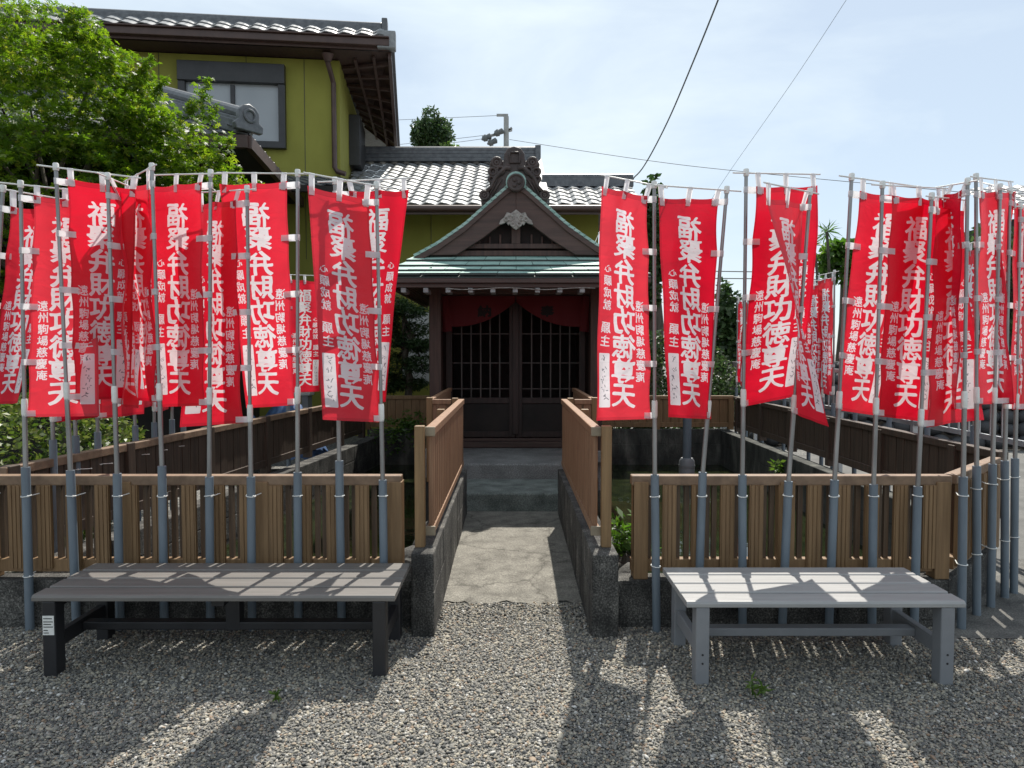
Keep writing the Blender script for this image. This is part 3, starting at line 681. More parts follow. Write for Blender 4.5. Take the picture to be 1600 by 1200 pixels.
right = [
 ('R1', (1026, 1000), (1023, 742), (1022, 284), (1012, 306), (1018, 655), (941, 291), (932, 657), 3.77, 1, None, dict(ph=.4)),
 ('R2', (1090, 985), (1098, 738), (1136, 292), (1123, 309), (1112, 655), (1027, 309), (1046, 652), 3.79, -1, None, dict(ph=2.2, amp=.014)),
 ('R3', (1160, 985), (1160, 742), (1166, 265), (1181, 291), (1158, 637), (1276, 290), (1245, 618), 3.79, 1, None, dict(ph=1.0, curl=.03)),
 ('R4', (1222, 985), (1232, 752), (1266, 295), (1255, 318), (1240, 646), (1197, 306), (1293, 667), 3.79, -1, -1, dict(ph=.0, amp=.012)),
 ('R5', (1295, 985), (1304, 750), (1331, 272), (1343, 298), (1305, 640), (1440, 310), (1372, 650), 3.79, 1, None, dict(ph=3.3)),
 ('R6', (1362, 985), (1365, 757), (1379, 284), (1393, 305), (1371, 650), (1480, 312), (1452, 660), 3.79, 1, None, dict(ph=.7)),
 ('R7', (1428, 985), (1434, 760), (1456, 302), (1463, 322), (1447, 668), (1510, 330), (1533, 656), 3.79, 1, None, dict(ph=4.4, amp=.02)),
 ('R8', (1502, 992), (1505, 745), (1512, 279), (1503, 296), (1497, 640), (1462, 310), (1470, 640), 3.8, 1, None, dict(ph=1.9, amp=.02)),
 ('R9', (1526, 968), (1526, 728), (1525, 272), (1532, 298), (1528, 632), (1580, 300), (1566, 630), 4.0, 1, None, dict(ph=2.9, amp=.02)),
 ('R10', (1548, 955), (1551, 725), (1563, 288), (1560, 302), (1584, 632), (1530, 300), (1540, 628), 4.13, 1, None, dict(ph=.6, amp=.02)),
 ('R11', (1570, 940), (1570, 720), (1578, 294), (1584, 312), (1580, 640), (1620, 330), (1610, 640), 4.29, 1, None, dict(ph=3.9)),
 ('R12', (1584, 932), (1586, 716), (1594, 318), (1600, 338), (1594, 640), (1660, 340), (1650, 640), 4.37, 1, None, dict(ph=5.2)),
]
RLAB = {
 'R1': 'narrow red mirrored banner nearest the path on the right, in front of the shrine eave',
 'R2': 'wide red mirrored banner on the strongly leaning pole, second right of the path',
 'R3': 'red banner with forward letters and tilted white label, half covered by a diagonal banner',
 'R4': 'red banner twisted diagonally across its neighbour, bottom tip swinging right',
 'R5': 'red banner with forward letters before the thin far palms, fifth right of the path',
 'R6': 'red forward-lettered banner hanging in the middle above the grey bench\'s right half',
 'R7': 'red banner with knotted top cord and lowest hem in the right row',
 'R8': 'red banner at the right fence corner, mostly hidden behind the lowest-hemmed banner',
 'R9': 'red banner on the tallest corner pole, first on the angled fence',
 'R10': 'red mirrored banner slanting between the middle poles of the angled fence',
 'R11': 'red banner near the right photo edge, second to last on the angled fence',
 'R12': 'red banner cut by the right photo edge, last on the angled fence'}
for i, (k, b, pt, tp, AT, AB, FT, FB, D, s, sb, kw) in enumerate(right):
    if i < 8: lab = 'grey pipe tied to the right front fence, %s from the path' % PN[i]
    else: lab = 'grey pipe on the angled right fence, %s from its left end' % PN[i-8]
    pipe(lab, b, pt, D, (.735, .36) if i > 6 or i == 0 else TIE, fd=V(-.5, .8, 0) if i > 7 else V(0, 1, 0))
    front_banner(RLAB[k], b, pt, tp, D, AT, AB, FT, FB, s, sb, mat=(i+1) % 3, **kw)
# side rows, standing outside the side fences
def side_banner(lab, plab, x, y, ang, mir, z_top=2.43, lean=(0, 0), group='red banners in the side rows', ph=0, mat=0, zb=1.14):
    b = V(x, y, 0); t3 = V(x, y, .96)
    pipe(plab, (x, y, 0), (x+lean[0]*.3, y, .96), y, (.74,), 'grey pipes behind the side fences', fd=V(1 if x < 0 else -1, 0, 0))
    pb = V(x+lean[0]*.25, y, .8); pt = V(x+lean[0], y+lean[1], z_top)
    dr = V(math.cos(ang), math.sin(ang), 0)
    AT = pt-V(0, 0, .065)+dr*.022; AB = V(pb.x+(pt.x-pb.x)*.2, y, z_top-.065-BH)+dr*.022
    banner(lab, pb, pt, (AT, AB, AT+dr*BW+V(0, 0, -.01), AB+dr*BW*.93+V(0, 0, .005)), None, y, ph=ph, mat=mat, group=group, amp=.02)
LS = [(79, 4.42), (117, 4.64), (149, 4.86), (211, 5.3), (238, 5.54), (265, 5.78), (284, 5.98)]
for i, (px, Y) in enumerate(LS):
    x = (px-800)/F*Y
    side_banner('red banner in the left side row by the hedge, %s from the front' % PN[i], 'grey pipe by the hedge behind the left side fence, %s from the front' % PN[i], x, Y, R(80)+.3*math.sin(i*2.1), False, ph=i*1.3, mat=i % 3, lean=(random.uniform(-.05, .05), 0), z_top=2.41+.05*math.sin(i*3.))
side_banner('lone far red banner beside the air conditioner', 'grey pipe far back by the left side fence near the air conditioner', -2.53, 8.0, R(30), False, ph=1, z_top=2.4)
RSY = [5.3, 5.9, 6.5, 7.16, 7.66, 7.95, 8.3, 9.1, 9.9, 10.6, 11.1]
for i, Y in enumerate(RSY):
    x = 3.45+.02*(Y-5)*.5
    side_banner('red banner in the right side row beyond the dark fence, %s from the front' % PN[i], 'grey pipe beyond the dark right fence, %s from the front' % PN[i], x, Y, R(75)+.9*math.sin(i*1.7)*(.6 if Y < 9 else .5), False, ph=i*.9, mat=i % 3, z_top=2.36+.03*math.sin(i*2.), lean=(random.uniform(-.04, .04), 0))

# ------------------------------------------------------------------ shrine
X0 = .045; YG = 8.15
sh = thing('shrine', 'small dark wooden shrine with green copper roof and carved ridge crest', 'shrine', (X0, 9.5, 0))
def W(px, py, Y): return P(px, py, Y)
def xz(half, py, Y):
    q = P(804, py, Y); return half/F*Y, q.z
outer = [(0, 284), (13, 292), (49, 324), (79, 351), (122, 381), (157, 400), (199, 429)]
prof = [xz(h, y, YG) for h, y in outer]
YB = 10.7
XE, ZE = 1.40, 2.305      # eave corner half width and height
# main roof slopes (curved sheet with thickness, stepped courses)
rf = MB()
def curve_pts(pts, n=24):
    ts = np.linspace(0, 1, n+1); xs = [p[0] for p in pts]; zs = [p[1] for p in pts]
    d = [0]
    for i in range(1, len(pts)): d.append(d[-1]+math.hypot(xs[i]-xs[i-1], zs[i]-zs[i-1]))
    d = np.array(d)/d[-1]; return list(zip(np.interp(ts, d, xs), np.interp(ts, d, zs)))
up = curve_pts(prof[:-1], 20)
for s in (-1, 1):
    for k in range(len(up)-1):
        (xa, za), (xb, zb) = up[k], up[k+1]
        nx, nz_ = (za-zb), (xb-xa); l = math.hypot(nx, nz_); nx, nz_ = nx/l, nz_/l
        a = V(X0+s*xa, YG-.06, za+.012); b = V(X0+s*(xb+.01), YG-.06, zb+.012)
        rf.prism([a, b, b+V(s*nx*-.03, 0, -nz_*.03), a+V(s*nx*-.03, 0, -nz_*.03)], (0, YB-YG+.06, 0))
rf.build('roof', M['copper'], sh)
# front skirt of four copper courses, and side skirts
sk = MB(); edge_shade = MB(); NC = 4
xt, zt_ = prof[5][0], prof[5][1]-.005
def skirt_pt(f, s):  # f 0 eave .. 1 top
    return V(X0+s*(XE+(xt+.02-XE)*f), 7.42+(YG+.03-7.42)*f, ZE+(zt_-ZE)*(f**1.15))
for c in range(NC):
    f0, f1 = c/NC, (c+1)/NC+.03
    a, b = skirt_pt(f0, -1), skirt_pt(f0, 1); d, e = skirt_pt(min(f1, 1), -1), skirt_pt(min(f1, 1), 1)
    lift = V(0, 0, .027)
    npn = 7; off = .5*(c % 2)
    xs = [0]+[(k+off)/npn for k in range(1-(c % 2), npn) if 0 < (k+off)/npn < 1]+[1]
    for q in range(len(xs)-1):
        u0, u1 = xs[q]+.0012, xs[q+1]-.0012; j = random.uniform(0, .004)
        p = [a.lerp(b, u0), a.lerp(b, u1), d.lerp(e, u1), d.lerp(e, u0)]
        p = [p[0]+lift+V(0, 0, j), p[1]+lift+V(0, 0, j), p[2]+V(0, 0, .003), p[3]+V(0, 0, .003)]
        sk.quad(*p); edge_shade.quad(p[0], p[1], p[1]-V(0, .0, .024), p[0]-V(0, .0, .024))  # dark riser strips paint a shadow line under each course
    for s in (-1, 1):
        a2, d2 = skirt_pt(f0, s), skirt_pt(min(f1, 1), s)
        sk.quad(a2+lift, d2+V(0, 0, .003), V(d2.x, YB, d2.z+.003), V(a2.x, YB, a2.z+.018))
sk.build('skirt_roof', M['copper'], sh, fixn=False)
edge_shade.build('course_edge_shade', M['copper_b'], sh, fixn=False)
us = MB()
e0, e1 = skirt_pt(0, -1), skirt_pt(0, 1)
us.prism([skirt_pt(0, -1)-V(0, 0, .012), skirt_pt(0, 1)-V(0, 0, .012), skirt_pt(1, 1)-V(0, 0, .02), skirt_pt(1, -1)-V(0, 0, .02)], (0, 0, -.012))
us.build('seam_board', M['copper_b'], sh)
# eave boards
ev = MB()
ev.beam(e0+V(0, .03, -.045), e1+V(0, .03, -.045), .05, .055); ev.beam(e0+V(.02, .07, -.095), e1+V(-.02, .07, -.095), .05, .045)
for s in (-1, 1):
    c = skirt_pt(0, s); ev.beam(c+V(-s*.03, .06, -.045), V(c.x-s*.03, YB, c.z-.045), .05, .055); ev.beam(c+V(-s*.07, .1, -.095), V(c.x-s*.07, YB, c.z-.095), .05, .045)
ev.build('eave_board', M['shrine_h'], sh, bevel=.005)
ra = MB()
k = -1.3
while k < 1.31:
    ra.beam((X0+k, 7.5, ZE-.09), (X0+k, 8.75, ZE+.2), .04, .05); k += .13
for s in (-1, 1):
    y = 7.7
    while y < YB: ra.beam((X0+s*(XE-.05), y, ZE-.1), (X0+s*.9, y, ZE+.1), .04, .05); y += .14
ra.build('rafters', M['shrine'], sh)
so_ = MB(); so_.quad((X0-XE+.03, 7.5, ZE-.06), (X0+XE-.03, 7.5, ZE-.06), (X0+XE-.3, 8.75, ZE+.23), (X0-XE+.3, 8.75, ZE+.23))
for s in (-1, 1): so_.quad((X0+s*(XE-.02), 7.5, ZE-.05), (X0+s*.9, 8.7, ZE+.2), (X0+s*.9, YB, ZE+.2), (X0+s*(XE-.02), YB, ZE-.05))
so_.build('soffit', M['shrine'], sh, fixn=False)
# barge boards
inner = [(92, 399), (54, 375), (21, 350), (0, 334)]
for s in (-1, 1):
    poly = [V(X0+s*h/F*YG, YG-.05, P(804, y, YG).z) for h, y in outer[:-1]+inner]
    b = MB(); b.prism(poly, (0, .06, 0)); b.build('bargeboard', M['shrine_h'], sh, bevel=.006)
    poly = []
    o2 = [(h, y+4) for h, y in outer[:-1]]; i2 = [(h, y+13) for h, y in outer[:-1]][::-1]
    b = MB(); b.prism([V(X0+s*h/F*YG, YG-.075, P(804, y, YG).z) for h, y in o2+i2], (0, .024, 0)); b.build('barge_trim', M['shrine_h'], sh, bevel=.004)
# gable wall
gz0 = P(804, 398, YG).z
b = MB(); b.prism([V(X0-1.0, YG+.12, gz0-.03), V(X0+1.0, YG+.12, gz0-.03), V(X0+.18, YG+.12, P(804, 325, YG).z), V(X0-.18, YG+.12, P(804, 325, YG).z)], (0, .05, 0)); b.build('gable_wall', M['shrine_in'], sh)
b = MB()
b.box(X0-.95, X0+.95, YG+.02, YG+.1, gz0-.01, gz0+.05); b.box(X0-.75, X0+.75, YG+.03, YG+.11, gz0+.075, gz0+.13)
b.box(X0-.05, X0+.05, YG+.03, YG+.11, gz0+.13, gz0+.36)
for x in (-.42, -.3, -.18, .18, .3, .42): b.box(X0+x-.012, X0+x+.012, YG+.09, YG+.118, gz0+.13, gz0+.28-abs(x)*.2)
b.build('gable_frame', M['shrine'], sh, bevel=.004)
# carved pendant
gp = [(0, 330), (8, 336), (14, 334), (18, 342), (24, 347), (26, 353), (20, 352), (15, 349), (12, 354), (7, 351), (6, 357), (0, 361)]
poly = [V(X0+h/F*YG, YG-.1, P(804, y, YG).z) for h, y in gp]+[V(X0-h/F*YG, YG-.1, P(804, y, YG).z) for h, y in gp[::-1][1:-1]]
b = MB(); b.prism(poly, (0, .045, 0))
for s in (-1, 1):
    for h, y, r in ((8, 343, .03), (15, 345, .022), (5, 353, .022)): b.torus((X0+s*h/F*YG, YG-.105, P(804, y, YG).z), (0, 1, 0), r, .01, 12, 6)
b.build('carved_pendant', M['carve'], sh, bevel=.006)
# ridge roll, disc and crest
b = MB(); zc = P(804, 289, YG).z; b.tube([(X0, YG-.07, zc+.02), (X0, YB, zc+.02)], .115, 20); b.build('ridge', M['copper'], sh, smooth='auto')
b = MB(); b.tube([(X0, YG-.12, zc), (X0, YG-.05, zc)], .1, 24); b.torus((X0, YG-.12, zc), (0, 1, 0), .085, .012, 24, 6)
for k in range(3):
    a = k*2.094; b.ball((X0+.035*math.cos(a), YG-.122, zc+.035*math.sin(a)), .026, 8, 6, (1, .5, 1))
b.build('ridge_disc', M['orn'], sh, smooth='auto')
oc = [(752, 320), (751, 304), (757, 297), (763, 299), (766, 290), (763, 277), (767, 266), (764, 256), (770, 248), (780, 247), (787, 252), (788, 240), (793, 231), (803, 228), (814, 231), (820, 240), (821, 252), (828, 247), (838, 248), (844, 256), (841, 266), (845, 277), (842, 290), (845, 299), (851, 297), (857, 304), (856, 320)]
b = MB(); YO = YG+.02; b.prism([P(x, y, YO) for x, y in oc], (0, .13, 0)); b.build('ridge_crest', M['orn'], sh, bevel=.018)
b = MB(); Yf = YO-.012
def px(x, y): return P(x, y, Yf)
b.tube([px(797, 238), px(811, 238), px(812, 241), px(812, 254), px(797, 254), px(796, 241), px(797, 238)], .012, 6)
for s in (-1, 1):
    for h, y, r, r2 in ((28, 254, .05, .02), (28, 254, .02, .018), (34, 268, .04, .018), (22, 266, .04, .02), (47, 305, .045, .018), (47, 305, .016, .014), (36, 280, .03, .015)):
        b.torus(px(804+s*h, y), (0, 1, 0), r, r2, 16, 8)
    b.tube([px(804+s*6, 263), px(804+s*14, 262), px(804+s*22, 270), px(804+s*30, 277), px(804+s*36, 292), px(804+s*44, 300)], [.03, .03, .03, .028, .025, .02], 8)
    b.tube([px(804+s*20, 280), px(804+s*28, 292), px(804+s*34, 306)], [.012, .014, .01], 6)
    b.tube([px(804+s*27, 280), px(804+s*34, 294), px(804+s*42, 310)], [.012, .014, .01], 6)
b.build('crest_carving', M['orn'], sh, smooth=True)
# posts, beams, walls, doors
for s in (-1, 1):
    b = MB(); b.box(X0+s*.955-.07, X0+s*.955+.07, 8.42, 8.56, .3, 2.36); b.build('post', M['shrine'], sh, bevel=.008)
    b = MB(); b.box(X0+s*.955-.1, X0+s*.955+.1, 8.39, 8.59, .2, .34); b.build('post_stone', M['step_stone'], sh, bevel=.01)
    b = MB(); b.box(min(X0+s*.9, X0+s*.98), max(X0+s*.9, X0+s*.98), 8.56, 10.6, .3, 2.5); b.build('side_wall', M['shrine'], sh)
b = MB(); b.box(X0-1.1, X0+1.1, 8.44, 8.54, 2.2, 2.36); b.box(X0-1.0, X0+1.0, 8.7, 8.8, 2.16, 2.26); b.build('lintel', M['shrine_h'], sh, bevel=.008)
b = MB(); b.box(X0-.9, X0+.9, 10.5, 10.6, .3, 2.6); b.box(X0-.9, X0+.9, 8.5, 10.6, 2.52, 2.58); b.build('back_wall', M['shrine_in'], sh)
b = MB(); b.box(X0-1.1, X0+1.1, 8.52, 10.7, -.2, .34); b.build('plinth', M['step_stone'], sh, bevel=.01)
b = MB(); b.box(X0-.9, X0+.9, 8.74, 8.84, .345, .45); b.box(X0-.9, X0+.9, 8.64, 10.4, .345, .42); b.build('sill', M['shrine_h'], sh, bevel=.008)
for i in range(9):
    x = P(630+35*i, 450, 7.47).x; b = MB(); b.box(x-.026, x+.026, 7.47, 7.75, 2.135, 2.185); b.build('bracket_end', M['nose'], sh, bevel=.006)
b = MB(); b.tube([P(700+ (870-640)*k/12, 451+1.5*math.sin(k), 7.46) for k in range(13)], .005, 6); b.build('cord', M['carve'], sh)
YD = 8.8
for s in (-1, 1):
    d = None
    xa, xb = (X0-.86, X0-.005) if s < 0 else (X0+.005, X0+.86)
    m = MB()
    m.box(xa, xa+.075, YD-.02, YD+.03, .46, 2.16); m.box(xb-.075, xb, YD-.02, YD+.03, .46, 2.16)
    for z in (.46, .88, 2.09): m.box(xa+.075, xb-.075, YD-.02, YD+.03, z, z+.07)
    d = m.build('door', M['door'], sh, bevel=.005)
    m = MB(); m.box(xa+.075, xb-.075, YD+.0, YD+.015, .53, .88); m.build('panel', M['shrine_in'], d)
    m = MB(); nb = 6
    for k in range(1, nb): x = xa+.075+(xb-xa-.15)*k/nb; m.box(x-.008, x+.008, YD-.012, YD+.006, .95, 2.09)
    for z in (1.06, 1.38, 1.74): m.box(xa+.075, xb-.075, YD+.002, YD+.014, z-.006, z+.006)
    m.build('lattice', M['lattice'], d)
m = MB(); m.box(X0-.035, X0+.035, YD-.05, YD-.02, .5, 2.16); m.build('astragal', M['door'], sh, bevel=.004)
# curtain with two black characters
CW, CH = 960, 240
ci = np.zeros((CH*2, CW*2)); raster(ci, '奉', CW*2*.735, CH*.86, 190, 150, .05); raster(ci, '納', CW*2*.265, CH*.86, 190, 150, .05)
ci = half(soft(dilate(ci, 8, 5, .6), 4)); cr = np.array((.33, .01, .045)); rgb = cr*(1-ci[..., None])+np.array((.05, .03, .035))*ci[..., None]
im = to_image('curtain_pattern', rgb)
cm, t, b_ = newmat('curtain_cloth'); uvn = t.nodes.new('ShaderNodeUVMap'); ti = t.nodes.new('ShaderNodeTexImage'); ti.image = im; t.links.new(uvn.outputs[0], ti.inputs[0]); t.links.new(ti.outputs[0], b_.inputs['Base Color']); b_.inputs['Roughness'].default_value = .8
cu = thing('shrine_curtain', 'dark red parted curtain with two black characters above the shrine doors', 'curtain', (X0, 8.62, 2.2))
for s in (-1, 1):
    m = MB(); uv = []; nu, nv = 30, 10
    for j in range(nv+1):
        for i in range(nu+1):
            u = i/nu; x = s*(.008+u*.80); zb = 2.14-.30*(1-(1-u)**2.4)-.02
            v = j/nv; z = 2.19+(zb-2.19)*v
            m.v.append((X0+x, 8.63+.012*math.sin(u*19)*v+.01*math.sin(u*7+v*4), z)); uv.append((.5+x/1.62/1., 1-(2.19-z)/.42))
    for j in range(nv):
        for i in range(nu): a = j*(nu+1)+i; m.f.append((a, a+1, a+nu+2, a+nu+1))
    m.uv = uv; m.build('drape', cm, cu, smooth=True, fixn=False)
    m = MB(); uv = []
    for j in range(7):
        for i in range(5):
            u = i/4; v = j/6; m.v.append((X0+s*(.80+.085*u-.03*v*(1-u)+.0*v), 8.6+.02*math.sin(u*5+v*2), 2.2-.43*v-.02*u)); uv.append((.02+.05*u, .1+.1*v))
    for j in range(6):
        for i in range(4): a = j*5+i; m.f.append((a, a+1, a+6, a+5))
    m.uv = uv; m.build('tail', cm, cu, smooth=True, fixn=False)

# ------------------------------------------------------------------ tiled roofs
def tile_sheet(mb, o, du, dv, nu, nv, tw, tl, lo=None, hi=None, nrm=None, amp=.024, step=.026):
    """o lower corner, du along eave (unit), dv up the slope (unit). lo(v)/hi(v): u limits in metres for hips"""
    nrm = nrm or du.cross(dv).normalized()
    if nrm.z < 0: nrm = -nrm
    K = 8
    def hgt(f): return amp*(math.sin(2*math.pi*f)*.8+math.sin(4*math.pi*f+.6)*.25)
    for j in range(nv):
        for part in (0, 1):
            va = j*tl; vb = (j+1)*tl+.02
            if part == 1: continue
            ua = lo(va) if lo else 0; ub = hi(va) if hi else nu*tw
            k0 = int(math.floor(ua/tw*K)); k1 = int(math.ceil(ub/tw*K))
            prev = None; jt = random.uniform(-.002, .002)
            for k in range(k0, k1+1):
                u = min(max(k*tw/K, ua), ub); h = hgt(u/tw)
                a0 = o+du*u+dv*va+nrm*(h+step-.016+jt); a = o+du*u+dv*va+nrm*(h+step+jt); b = o+du*u+dv*vb+nrm*(h+.004+jt)
                row = (a0, a, b)
                if prev:
                    mb.quad(prev[1], row[1], row[2], prev[2]); mb.quad(prev[0], row[0], row[1], prev[1])
                prev = row
# lower house
lh = thing('house', 'low yellow house wing with silver tiled roof behind the shrine', 'house', (-.3, 13.5, 0))
ya, za = 12.0, 3.98; sl_ = .45; run = 3.65
xl = -2.75; xr = 2.2
dv = V(0, 1, sl_).normalized(); Lr = run*math.hypot(1, sl_); tl = Lr/13
m = MB(); tile_sheet(m, V(xl, ya, za), V(1, 0, 0), dv, 1, 13, .255, tl, lo=lambda v: -.72*v/Lr, hi=lambda v: .55-xl)
tile_sheet(m, V(.55, ya, za), V(1, 0, 0), dv, 1, 5, .255, tl, lo=lambda v: 0, hi=lambda v: xr-.55)
m.build('roof', M['tile'], lh, fixn=False, smooth='auto')
zr = za+sl_*run; yr = ya+run
m = MB(); xw = xl-.68; m.box(xw, .56, yr-.13, yr+.13, zr+.02, zr+.1); m.box(xw, .55, yr-.11, yr+.11, zr+.105, zr+.18); m.box(xw, .55, yr-.095, yr+.095, zr+.185, zr+.25)
m.tube([(xw, yr, zr+.28), (.56, yr, zr+.28)], .09, 12)
m.box(.5, .62, yr-.16, yr+.16, zr-.02, zr+.36)
m.build('ridge', M['tile_d'], lh, bevel=.01)
m = MB(); yl_ = ya+5*tl/math.hypot(1, sl_); zl_ = za+(yl_-ya)*sl_; h0 = V(.56, yl_, zl_+.06); h1 = V(xr+.05, yl_, zl_+.06)
m.beam(h0, h1, .22, .16); m.tube([h0+V(0, 0, .1), h1+V(0, 0, .1)], .075, 10); m.build('hip_ridge', M['tile_d'], lh)
# right hip face (seen from a side step)
m = MB(); m.quad((xl, yr, zr), (.55, yr, zr), (.55, ya+7.3, za), (xl, ya+7.3, za)); m.quad((.55, yl_, zl_), (xr, yl_, zl_), (xr, yl_+1.3, za), (.55, yl_+1.3, za)); m.quad((.53, ya, za), (.53, yr, zr), (.53, ya+7.3, za)); m.beam((.56, ya, za+.04), (.56, yr, zr+.06), .14, .12); m.build('rear_roof', M['tile_d'], lh, fixn=False)
m = MB(); m.tube([(xl+.1, ya-.06, za-.07), (xr, ya-.06, za-.07)], .055, 10); m.box(xl, xr, ya-.02, ya+.02, za-.16, za-.01); m.build('gutter', M['brown'], lh, smooth='auto')
m = MB(); m.quad((xl, ya, za-.1), (xr, ya, za-.1), (xr, ya+.95, za+.12), (xl, ya+.95, za+.12)); m.build('soffit', M['soffit'], lh, fixn=False)
m = MB(); m.box(-3.0, 1.55, 12.85, 17.5, 0, za+.1)
o = m.build('wall', M['wall'], lh)
m = MB()
for x in (-2.4, -1.45, -.5, .45): m.box(x-.004, x+.004, 12.842, 12.851, .3, za+.1)
m.box(-3.0, 1.55, 12.83, 12.852, 2.78, 2.9); m.build('trim', M['brown'], lh)
m = MB(); m.box(-1.98, -1.5, 12.835, 12.856, .95, 2.25); wn = m.build('window', M['acw'], lh); 
# two storey block
RT = R(6.3); C0 = V(-3.1, 13.0, 0); da = V(-math.cos(RT), -math.sin(RT), 0); db = V(-math.sin(RT), math.cos(RT), 0)
def H(a, b, z): return C0+da*a+db*b+V(0, 0, z)
th_ = thing('house', 'two storey yellow house with grey roller shutter window and brown gutter', 'house', C0)
m = MB(); m.prism([H(0, 0, 0), H(9, 0, 0), H(9, 4.5, 0), H(0, 4.5, 0)], (0, 0, 6.75)); m.build('wall', M['wall'], th_)
m = MB()
for a in (.62, 1.62, 3.1, 4.3): m.obox(H(a, -.003, 5), da*.004, db*.004, V(0, 0, 1.8))
m.build('joint_line', M['dframe'], th_)
m = MB(); wz0, wz1 = 5.2, 6.6; wa0, wa1 = .94, 2.76
m.obox(H((wa0+wa1)/2, -.05, wz1-.17), da*(wa1-wa0)/2, db*.08, V(0, 0, .17))
m.obox(H(wa0+.06, -.04, (wz0+wz1)/2-.15), da*.06, db*.06, V(0, 0, (wz1-wz0)/2-.19)); m.obox(H(wa1-.06, -.04, (wz0+wz1)/2-.15), da*.06, db*.06, V(0, 0, (wz1-wz0)/2-.19))
m.obox(H((wa0+wa1)/2, -.04, wz0-.0), da*(wa1-wa0)/2, db*.06, V(0, 0, .06)); m.obox(H((wa0+wa1)/2, -.03, (wz0+wz1)/2-.15), da*.035, db*.035, V(0, 0, (wz1-wz0)/2-.22))
wnd = m.build('window', M['dframe'], th_, bevel=.008)
m = MB(); m.obox(H((wa0+wa1)/2, -.008, (wz0+wz1)/2-.14), da*((wa1-wa0)/2-.12), db*.005, V(0, 0, (wz1-wz0)/2-.2)); m.build('pane', M['glass'], wnd)
# side window box
m = MB(); m.obox(C0+da*-.1+db*1.9+V(0, 0, 5.75), da*.12, db*.55, V(0, 0, .5)); m.build('side_window', M['dframe'], th_, bevel=.01)
ov = .92; zf = 6.86
eo0 = H(-ov, -.55, zf); eo1 = H(9.5, -.55, zf)
m = MB(); m.beam(eo0+V(0, 0, 0)-da*.0, eo1, .13, .12); m.beam(eo0+db*-.02+V(0, 0, .075), eo1+db*-.02+V(0, 0, .075), .17, .03); m.beam(eo0+db*.05-V(0, 0, .075), eo1+db*.05-V(0, 0, .075), .03, .06); m.build('gutter', M['brown'], th_, bevel=.01)
m = MB(); m.quad(H(-ov, -.5, zf-.12), H(9.5, -.5, zf-.12), H(9.5, .3, zf-.07), H(-ov, .3, zf-.07)); 
q0, q1, q2, q3 = H(-ov, -.45, zf-.1), P(620, 241, 16.6), P(572, 200, 16.6), H(.05, .05, zf-.08)
m.quad(q0, q1, q2, q3); m.build('soffit', M['soffit'], th_, fixn=False)
m = MB()
for f_ in np.linspace(.08, .95, 9): m.beam(q3.lerp(q2, f_)-V(0, 0, .03), q0.lerp(q1, f_)-V(0, 0, .03), .07, .05)
for f_ in (.35, .7): m.beam(q3.lerp(q0, f_)-V(0, 0, .035), q2.lerp(q1, f_)-V(0, 0, .035), .05, .05)
m.build('rafters', M['soffit'], th_)
m = MB(); m.beam(q0+V(0, 0, -.02), q1+V(0, 0, -.02), .06, .2); m.build('verge_board', M['brown'], th_)
m = MB(); m.beam(q0+V(.03, 0, .12), q1+V(.03, 0, .12), .1, .08); m.build('verge_tile', M['tile_d'], th_)
m = MB(); m.obox(H(-ov+.05, -.5, zf+.06), da*.16, db*.1, V(0, 0, .15)); m.build('corner_tile', M['tile'], th_, bevel=.02)
m = MB(); tile_sheet(m, H(9.5, -.6, zf+.1), -da, (db+V(0, 0, .72)).normalized(), 1, 2, .3, .24, lo=lambda v: 0, hi=lambda v: 9.5+ov-.1); m.build('roof', M['tile'], th_, fixn=False, smooth='auto')
rz = zf+.1+.24
m = MB(); m.beam(H(-ov+.15, -.14, rz+.05), H(9.5, -.14, rz+.05), .2, .12); m.tube([H(-ov+.15, -.14, rz+.12), H(9.5, -.14, rz+.12)], .07, 10); m.obox(H(-ov+.1, -.15, rz+.06), da*.05, db*.12, V(0, 0, .17)); m.build('ridge', M['tile_d'], th_, bevel=.015)
m = MB(); m.quad(H(-ov+.1, .1, rz+.05), H(9.5, .1, rz+.05), H(9.5, 4.9, rz-.6), H(-ov+.1, 4.9, rz-.6)); m.build('rear_roof', M['tile_d'], th_, fixn=False)
dp = [(512, 88), (512, 97), (521, 130), (523, 262), (527, 268), (540, 272)]
m = MB(); m.tube([P(x, y, 12.62+.02*i) if i < 2 else P(x, y, 12.92) for i, (x, y) in enumerate(dp)], .045, 10); m.tube([P(512, 84, 12.6), P(512, 96, 12.62)], [.11, .06], 10); m.build('downpipe', M['brown'], th_, smooth='auto')
m = MB(); lz = 4.66
tile_sheet(m, H(3.2, -1.15, lz-.4), -da, (db+V(0, 0, .36)).normalized(), 1, 4, .28, .3, lo=lambda v: 0, hi=lambda v: 3.35)
m.build('lean_to_roof', M['tile_d'], th_, fixn=False, smooth='auto')
m = MB(); m.prism([H(3.2, -1.12, lz-.46), H(-.15, -1.12, lz-.46), H(-.15, -.01, lz-.08), H(3.2, -.01, lz-.08)], (0, 0, -.05)); m.beam(H(3.2, -1.17, lz-.46), H(-.15, -1.17, lz-.46), .08, .1); m.build('lean_to_soffit', M['shrine_in'], th_)
